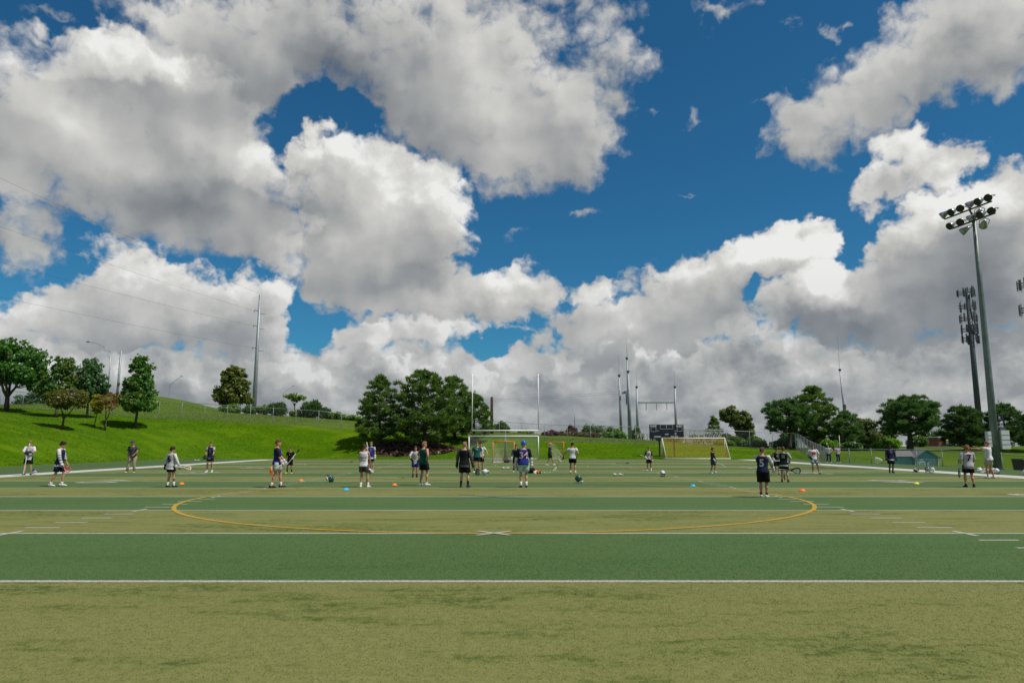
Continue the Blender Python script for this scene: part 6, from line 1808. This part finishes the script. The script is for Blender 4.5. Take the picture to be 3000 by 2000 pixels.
stick('dark stick with long oval head planted on the turf left of the man in green', g[1] + Vector((.10, .05, .30)), (-4.15, 29.2, .06), 1.02, HEAD_B, SHAFT_D, STRING)
r, g, M = person('man in dark green sleeveless shirt with hand on hip, seen from behind', -3.47, 28.46, -38, 1.70, 'rosy', ('short', H_SANDY), ('tank', C_GREEN, C_GREEN), ('shorts', C_BLACK), (C_SOCK_W, .10), S_WHITE, (None, None), ((-.42, .34, 1.26), (.25, .0, 1.00)), ((-.7, -.6, -.7), (1, -.9, 0)), ((-.15, -.02), (.17, .04)), (.02, 0), 2, -2, head=(35, 4), build=1.1, long_shorts=.66)
r, g, M = person('player in black and charcoal jersey with black gloves, back to camera', -1.78, 27.13, -14, 1.68, 'fair', ('short', H_SANDY), ('elbow', C_BLACK, C_DKGREY), ('shorts', C_BLACK), (C_SOCK_B, .42), S_BLACK, (G_BLACK, G_BLACK), ((-.33, .02, .82), (.35, .06, .84)), ((-.6, -1, 0), (.6, -1, 0)), ((-.14, 0), (.15, .03)), (0, 0), 0, head=(30, 3), pads=C_DKGREY, hem=C_DKGREY, build=1.1)
r, g, M = person('player in teal shirt facing camera in front of the soccer goal', -2.0, 41.4, 178, 1.73, 'rosy', ('short', H_BROWN), ('short', C_TEAL, C_TEAL), ('shorts', C_BLACK), (C_SOCK_B, .2), S_WHITE, (None, None), ((-.36, .10, .88), (.32, .06, .86)), ((-.8, -1, 0), (.8, -1, 0)), ((-.14, 0), (.14, .0)), number=('11', C_WHITE, 'front', .13, 1.36), build=1.08, long_shorts=.6)
r, g, M = person('player in white shirt peeking out behind the teal shirt', -1.86, 43.5, 172, 1.70, 'rosy', ('short', H_DARK), ('short', C_WHITE, C_WHITE), ('shorts', C_BLACK), (C_SOCK_B, .2), S_WHITE, (None, None), ((-.46, .20, 1.08), (.26, .06, .88)), ((-.6, -1, -.4), (.8, -1, 0)), ((-.12, 0), (.12, 0)))
r, g, M = person('player wearing a blue helmet and navy jersey number 34, back to camera', .43, 27.13, 2, 1.70, 'fair', ('helmet', mat('helmet_blue', (.020, .105, .50), .3, .08, 5., 0., .5, coat=.4)), ('elbow', C_BLUE, C_BLACK), ('shorts', C_MINT), (C_SOCK_W, .34), S_BLACK, (G_WHITE, G_WHITE), ((-.32, .10, .86), (.34, .06, .84)), ((-.7, -1, 0), (.7, -1, 0)), ((-.10, 0), (.11, .0)), (0, 0), 2, number=('34', mat('cloth_number_pink', (.62, .42, .40), .8, .06, 9.), 'back', .36, 1.24), pads=C_WHITE, build=1.12, long_shorts=.72)
r, g, M = person('dark haired player in black mostly hidden behind number 34', .22, 41.9, 186, 1.56, 'tan', ('short', H_BLACK), ('long', C_BLACK, C_GREEN), ('shorts', C_BLACK), (C_SOCK_B, .5), S_WHITE, (G_WHITE, G_WHITE), ((-.24, .18, 1.0), (.30, .12, .90)), feet=((-.1, 0), (.14, 0)))
r, g, M = person('blond person in green shirt walking right with a stick before orange goal', 2.88, 55.36, -80, 1.76, 'tan', ('short', H_BLOND), ('short', C_TEAL, C_TEAL), ('shorts', C_BLACK), (C_SOCK_W, .1), S_WHITE, (None, None), ((-.10, .30, 1.08), (.14, .22, 1.06)), ((-.8, -.6, -.2), (.8, -.8, -.2)), ((-.10, .34), (.10, -.30)), (0, 0), 4, long_shorts=.7)
stick('pale stick pointing down ahead of the walking blond person', g[1] - Vector((.10, 0, -.14)), g[1] + Vector((.75, -.2, -.85)), .80, HEAD_W, SHAFT_W)
r, g, M = person('man in white shirt and black cap leaning on a stick, orange shoes', 3.33, 39.96, -10, 1.66, 'rosy', ('cap', C_BLACK), ('short', C_WHITE, C_WHITE), ('shorts', C_BLACK), (C_SOCK_W, .2), S_ORANGE, (None, None), ((-.62, .12, .98), (.26, .02, .98)), ((-.4, -1, .2), (1, -.9, 0)), ((-.13, 0), (.16, .0)), (0, 0), 2, head=(35, 0), build=1.12, long_shorts=.66)
stick('wooden stick planted head down by the man in white shirt', g[0] + Vector((.02, 0, .10)), (2.20, 39.7, .02), .82, HEAD_W, SHAFT_T)
r, g, M = person('small player in pale bib over black sleeves facing camera, left of scoreboard post', 8.3, 44.04, 174, 1.42, 'tan', ('short', H_BROWN), ('elbow', C_GREY, C_BLACK), ('shorts', C_BLACK), (C_SOCK_W, .3), S_WHITE, (None, G_WHITE), ((-.22, .20, .88), (.22, .20, .98)), ((-.8, -.6, 0), (.9, -.6, 0)), ((-.14, .03), (.14, 0)), number=('7', C_BLACK, 'front', .26, 1.22))
stick('stick slanting out left from the small player in pale bib', g[0] + Vector((.16, .0, -.10)), g[1] + Vector((-.10, 0, .09)), .66, HEAD_W, SHAFT_W, STRING_D)
r, g, M = person('small player in black long sleeves stepping before the golden net goal', 11.05, 39.96, -128, 1.40, 'tan', ('short', H_DARK), ('long', C_BLACK, C_BLACK), ('shorts', C_CHAR), (C_SOCK_W, .24), S_WHITE, (G_BLACK, G_WHITE), ((-.34, .10, .80), (.16, .16, .96)), ((-.6, -1, 0), (.9, -.7, 0)), ((-.10, .10), (.12, -.14)), number=('10', C_WHITE, 'front', .10, 1.32))
stick('short visible stick held down by the small player in black', g[1] + Vector((-.05, 0, .03)), g[1] + Vector((.45, -.05, -.30)), .46, HEAD_W, SHAFT_W)
r, g, M = person('player in navy number 5 jersey, back to camera, nearest of all players', 7.62, 22.12, -28, 1.50, 'rosy', ('short', H_BROWN), ('elbow', C_NAVY, C_WHITE), ('shorts', C_BLACK), (C_SOCK_B, .20), S_WHITE, (G_WHITE, G_WHITE), ((.02, .44, .98), (.34, .40, .90)), ((-.6, -.8, -.5), (.9, -.6, -.2)), ((-.09, -.02), (.09, .03)), (0, 0), 2, head=(14, 4), number=('5', C_WHITE, 'back', .36, 1.22), pads=C_OLIVEK, build=1.14, long_shorts=.86)
stick('stick with grey shaft pointing right from the number 5 player', g[0], g[1] + Vector((.02, .02, .05)), .74, HEAD_B, SHAFT_D, STRING, 1.2)
r, g, M = person('player in dark jersey with pink shoes holding a stick level, behind number 5', 14.06, 38.62, 182, 1.38, 'rosy', ('short', H_DARK), ('elbow', C_BLACK, C_CHAR), ('shorts', C_BLACK), (C_SOCK_W, .4), S_PINK, (G_WHITE, G_WHITE), ((-.22, .22, 1.00), (.24, .22, 1.00)), ((-1, -.4, -.1), (1, -.4, -.1)), ((-.12, 0), (.13, 0)), head=(0, 16), number=('4', C_LGREY, 'front', .2, 1.26))
stick('white stick held level across the chest of the pink shoed player', g[1] - Vector((.32, 0, .0)), g[0] + Vector((.0, 0, .0)), .70, HEAD_W, SHAFT_W)
r, g, M = person('player in black and grey striped jersey, back to camera, right of number 5', 11.59, 31.01, -24, 1.48, 'fair', ('mop', H_BROWN), ('elbow', C_BLACK, C_GREY), ('shorts', C_BLACK), (C_SOCK_B, .12), S_BLACK, (G_BLACK, G_GREY), ((-.10, .36, 1.00), (.28, .28, 1.05)), ((-.9, -.5, -.2), (.9, -.6, -.2)), ((-.12, 0), (.17, .03)), number=('III', C_GREY, 'back', .22, 1.30), hem=C_LGREY, build=1.12, long_shorts=.7)
stick('dark stick hanging down between the legs of the striped jersey player', (11.66, 31.32, .95), (11.72, 31.3, .04), .62, HEAD_B, SHAFT_D, STRING_D)
r, g, M = person('person in white shirt with red print and grey shorts, hands on hips', 16.44, 39.51, 176, 1.58, 'tan', ('short', H_BROWN), ('elbow', C_WHITE, C_WHITE), ('shorts', C_LGREY), (C_SOCK_W, .12), S_PINK, (None, G_BLACK), ((-.22, .06, 1.00), (.25, .06, 1.00)), ((-1, -.7, 0), (1, -.7, 0)), ((-.26, .03), (.12, 0)), (.03, 0), 0, 2, number=('#block', mat('print_red', (.55, .05, .05), .8, .1, 8.), 'front', .22, 1.28), build=1.06, long_shorts=.66)
stick('white stick leaning along the leg of the person in red printed shirt', W(M, (-.22, .12, 1.0)), W(M, (-.34, .16, .05)), .70, HEAD_W, SHAFT_W)
person('spectator in grey shirt and dark trousers behind the right fence, left one', 27.75, 63.6, 172, 1.55, 'fair', ('short', H_BROWN), ('short', C_LGREY, C_LGREY), ('trousers', C_DENIM), None, S_WHITE, (None, None), ((-.20, .22, 1.16), (.18, .24, 1.14)), ((-1, -.4, -.3), (1, -.4, -.3)), ((-.15, 0), (.19, 0)), build=1.1, group='spectators')
person('spectator in pale shirt with hand on hip behind the right fence, right one', 28.55, 63.6, 186, 1.50, 'rosy', ('bun', H_SANDY), ('short', C_GREY, C_GREY), ('trousers', C_DENIM), None, S_WHITE, (None, None), ((-.27, .02, 1.04), (.20, .20, 1.10)), ((-1, -.6, .1), (1, -.4, -.2)), ((-.12, 0), (.13, 0)), build=1.06, group='spectators')
r, g, M = person('player in dark navy jersey and leggings holding a big goalie stick', 21.32, 40.91, 176, 1.56, 'dark', ('short', H_BLACK), ('long', C_NAVY, C_BLACK), ('shorts', C_BLACK), (C_SOCK_B, .98), S_BLACK, (G_BLACK, G_BLACK), ((-.30, .10, .90), (.32, .14, .90)), ((-.7, -1, 0), (.7, -1, 0)), ((-.09, 0), (.11, .0)), number=('28', C_PURPLE, 'front', .17, 1.32), hem=C_WHITE, build=1.08)
stick('goalie stick with large round white head held out to the left', g[0] + Vector((.02, 0, .03)), g[1] + Vector((-.05, -.02, -.02)), .80, HEAD_W, SHAFT_D, STRING, 1.45, goalie=True)
r, g, M = person('player with curly ginger hair in white number 7 jersey, back to camera', 17.15, 27.34, -8, 1.54, 'rosy', ('curly', H_GINGER), ('elbow', C_GREY, C_GREY), ('shorts', C_BLACK), (C_SOCK_B, .14), S_BLACK, (G_WHITE, G_WHITE), ((-.32, .04, .92), (.28, .24, .98)), ((-.7, -1, 0), (.8, -.8, 0)), ((-.16, 0), (.17, .0)), number=('7', C_NAVY, 'back', .38, 1.26), hem=C_PURPLE, build=1.12, long_shorts=.7)
stick('dark stick hanging head down from the left hand of number 7', g[0] + Vector((-.02, .03, .28)), g[0] + Vector((-.04, .03, -.45)), .36, HEAD_B, SHAFT_D, STRING, 0.3)
r, g, M = person('man in white shirt and stone shorts pointing left beside the light pole', 22.58, 34.4, 38, 1.74, 'rosy', ('short', H_SANDY), ('short', C_WHITE, C_WHITE), ('shorts', C_OLIVEK), None, S_WHITE, (None, None), ((-.44, .50, 1.44), (.24, .10, .92)), ((-.5, -.4, -1), (.7, -1, 0)), ((-.16, .04), (.20, -.08)), (0, 0), 0, -4, head=(-10, 0), build=1.12, long_shorts=.72)

# ------------------------------------------------------------------ helmets, cones and loose gear on the turf
def helmet(label, x, y, rz, shell_m, mask_m, tilt=(0, 0), k=1.15, stripe=None):
    g = thing('helmet', label, 'helmet', (x, y, .013 + .105 * k), rz, 'helmets on the ground')
    m = Matrix.Rotation(tilt[0], 3, 'X') @ Matrix.Rotation(tilt[1], 3, 'Y')
    helmet_parts(g, lambda v: m @ v, shell_m, mask_m, k, stripe)
    return g
HM_NAVY = mat('helmet_navy', (.015, .02, .075), .3, .1, 5., 0., .5, coat=.4); HM_GREEN = mat('helmet_green', (.010, .065, .05), .3, .1, 5., 0., .5, coat=.4)
HM_WHITE = mat('helmet_white', (.66, .66, .65), .3, .05, 5., 0., .5, coat=.4); HM_BLACK = mat('helmet_black', (.016, .016, .018), .3, .1, 5., 0., .5, coat=.4)
helmet('navy and white helmet at the feet of the leftmost player', -24.98, 38.1, R(-150), HM_NAVY, WHITE_STEEL, (0, .2), 1.2, HM_WHITE)
helmet('dark green helmet on its back between the orange cones', -7.76, 31.0, R(100), HM_GREEN, BLACK_STEEL, (1.2, .3), 1.15, HM_WHITE)
helmet('white helmet with black opening turned to camera below the teal shirt', -1.78, 37.8, R(175), HM_WHITE, BLACK_STEEL, (.9, 0), 1.2, HM_BLACK)
helmet('white helmet with grey stripes just right of the open one', -1.40, 37.85, R(-60), HM_WHITE, BLACK_STEEL, (.3, .4), 1.2, G_GREY)
helmet('green and white helmet lying right of number 34', 2.74, 30.2, R(-70), HM_GREEN, WHITE_STEEL, (-.5, .4), 1.2, HM_WHITE)
helmet('white helmet with black face opening left of the golden net goal', 7.49, 36.2, R(178), HM_WHITE, BLACK_STEEL, (-.1, 0), 1.15, HM_BLACK)
helmet('black helmet on the right sideline', 23.26, 41.9, R(120), HM_BLACK, WHITE_STEEL, (.7, .2), 1.2, HM_WHITE)
helmet('white helmet lying on the right sideline', 23.62, 40.95, R(-30), HM_WHITE, BLACK_STEEL, (-.3, .5), 1.2)
helmet('black and white helmet behind the white one on the sideline', 23.75, 41.6, R(170), HM_BLACK, WHITE_STEEL, (.2, 0), 1.25, HM_WHITE)
for i, (x, y, lab) in enumerate([(25.98, 40.4, 'leftmost'), (25.74, 39.5, 'second from the left'), (26.12, 39.45, 'third from the left'), (25.95, 39.0, 'fourth from the left'), (26.35, 37.4, 'cut by the edge')]):
    helmet('white helmet in the row by the light pole, ' + lab, x, y, R(150 + 47 * i), HM_WHITE, [WHITE_STEEL, BLACK_STEEL][i % 2], (.2 * (i % 3), .3), 1.2, [None, HM_NAVY, None, HM_NAVY, None][i])
helmet('white helmet at the feet of the player behind the white bib', -7.72, 39.4, R(160), HM_WHITE, BLACK_STEEL, (.4, .2), 1.1)

def disc_cone(label, x, y, m):
    g = thing('disc_cone', label, 'cone', (x, y, .013), 0, 'flat training cones')
    n = 20; rg = []
    for r, z in ((.115, .0), (.118, .004), (.10, .012), (.055, .075), (.050, .078), (.050, .070), (.095, .010), (.113, -.001)):
        rg.append([(r * math.cos(2 * math.pi * j / n), r * math.sin(2 * math.pi * j / n), z) for j in range(n)])
    MB().loft(rg, cap=False).build('saucer', m, g, True)
    return g
CO = mat('cone_orange', (.80, .20, .03), .5, .08, 5.); CB = mat('cone_blue', (.03, .42, .72), .5, .08, 5.); CY = mat('cone_lime', (.62, .68, .03), .5, .08, 5.)
disc_cone('orange disc cone right of the number six player', -13.21, 29.18, CO)
disc_cone('orange disc cone left of the dark green helmet', -9.22, 31.86, CO)
disc_cone('orange disc cone left of the man in green', -4.58, 28.46, CO)
disc_cone('blue disc cone in front of the white bib player', -5.8, 25.53, CB)
disc_cone('blue disc cone left of the number 5 player', 6.88, 27.78, CB)
disc_cone('orange disc cone right of the number 5 player', 9.92, 24.98, CO)
disc_cone('lime disc cone by the field number at right', 16.31, 29.43, CY)
tc = thing('traffic_cone', 'upright orange cone behind the tall navy player', 'cone', (-13.07, 39.51, .013))
MB().box((0, 0, .012), (.26, .26, .024)).build('base', CO, tc)
MB().cyl((0, 0, .02), (0, 0, .40), .10, .022, 16).build('body', CO, tc, True)

# pile of gear right of number 34: bag, gloves, stacked cones
bag = thing('equipment_bag', 'black and grey equipment bag behind number 34', 'bag', (1.05, 40.3, .012), R(15))
bag.scale = (.62, .7, .8)
b = MB(); b.loft([ring(Vector((u, 0, .19 + .02 * math.sin(u * 9))), Vector((0, 1, 0)), Vector((0, 0, 1)), ry, rz_, 14, 2.6) for u, ry, rz_ in ((-.36, .10, .10), (-.32, .16, .17), (0, .18, .19), (.30, .16, .17), (.36, .10, .10))]); b.build('bag_body', C_BLACK, bag, True)
MB().tube([(-.2, -.12, .34), (-.12, -.1, .46), (.12, -.1, .46), (.2, -.12, .34)], .016, 6).build('handle', C_DKGREY, bag, True)
MB().box((0, -.02, .375), (.5, .025, .02)).build('zip', GALV, bag)
cs = thing('cone_stack', 'tipped stack of orange cones beside the equipment bag', 'cones', (1.38, 39.85, .012))
for k in range(5):
    o = MB().loft([[(r_ * math.cos(2 * math.pi * j / 16), r_ * math.sin(2 * math.pi * j / 16), z_) for j in range(16)] for r_, z_ in ((.13, 0), (.115, .02), (.06, .11), (.05, .11))], cap=False).build('nested_cone', CO if k % 3 else HM_WHITE, cs, True)
    o.location = (.05 * k - .1, .02 * (k % 2), .05 + .03 * (k % 2)); o.rotation_euler = (.3, .6 + .15 * k, .4 * k)
def glove_pair(label, x, y, rz):
    g = thing('glove_pair', label, 'gloves', (x, y, .05), rz, 'gloves left on the turf')
    for sx in (-.14, .13):
        a = MB().tube([(sx - .10, 0, .02), (sx - .03, .01, .03), (sx + .06, .0, .025)], [.055, .06, .05], 10, flat=.7).build('glove', G_WHITE, g, True)
        for q in range(4): MB().tube([(sx + .05, -.04 + q * .027, .03), (sx + .11, -.045 + q * .03, .035), (sx + .15, -.045 + q * .032, .01)], [.016, .015, .011], 6).build('glove_finger', G_WHITE, a, True)
        MB().tube([(sx, .05, .03), (sx + .03, .09, .05)], [.018, .012], 6).build('glove_thumb', G_WHITE, a, True)
glove_pair('pair of white gloves lying in front of the orange goal', -.4, 47.05, R(10))
glove_pair('pair of white gloves lying left of the black faced white helmet', 5.37, 36.97, R(-5))
glove_pair('pair of pale gloves lying on the bank foot at left', -30.6, 70.5, R(4))
sm_bag = thing('ball_bag', 'brown ball bag lying inside the orange goal', 'bag', (-.40, 63.4, .012))
b = MB(); b.loft([ring(Vector((u, 0, .14)), Vector((0, 1, 0)), Vector((0, 0, 1)), r_, r_ * .9, 12, 2.2) for u, r_ in ((-.30, .04), (-.24, .13), (-.05, .155), (.15, .12), (.26, .06), (.36, .03))]); b.build('sack', mat('brown_sack', (.10, .07, .055), .85, .2, 9.), sm_bag, True)
MB().tube([(.3, 0, .14), (.45, .05, .06), (.55, 0, .03)], .012, 5).build('drawstring', C_BLACK, sm_bag)
bl = MB().ball((0, 0, 0), .032, 10, 8).mesh('lacrosse_ball', mat('rubber_ball', (.66, .66, .60), .6, .05, 8.), True)
for x, y, lab in ((1.62, 40.35, 'white ball nearest the cone stack'), (1.80, 40.43, 'second white ball right of the cone stack'), (2.10, 40.45, 'white ball nearest the planted wooden stick'), (-1.23, 53.6, 'ball lying between teal shirt and orange goal'), (5.4, 52.0, 'ball lying right of the man in white shirt'), (-16.0, 56.2, 'ball lying left near the far number')):
    o = new_obj('lacrosse_ball', bl); o.location = (x, y, .045); tag(o, lab, 'ball', 'loose balls')
for x, y, rz, lab in ((-14.7, 64.7, .3, 'dark stick lying far off left of the white bib player'), (9.2, 60.5, -.2, 'dark stick lying far off before the golden net goal')):
    stick(lab, (x - .5, y, .035), (x + .5, y + rz, .035), .75, HEAD_B, SHAFT_D, STRING_D, 1.57)
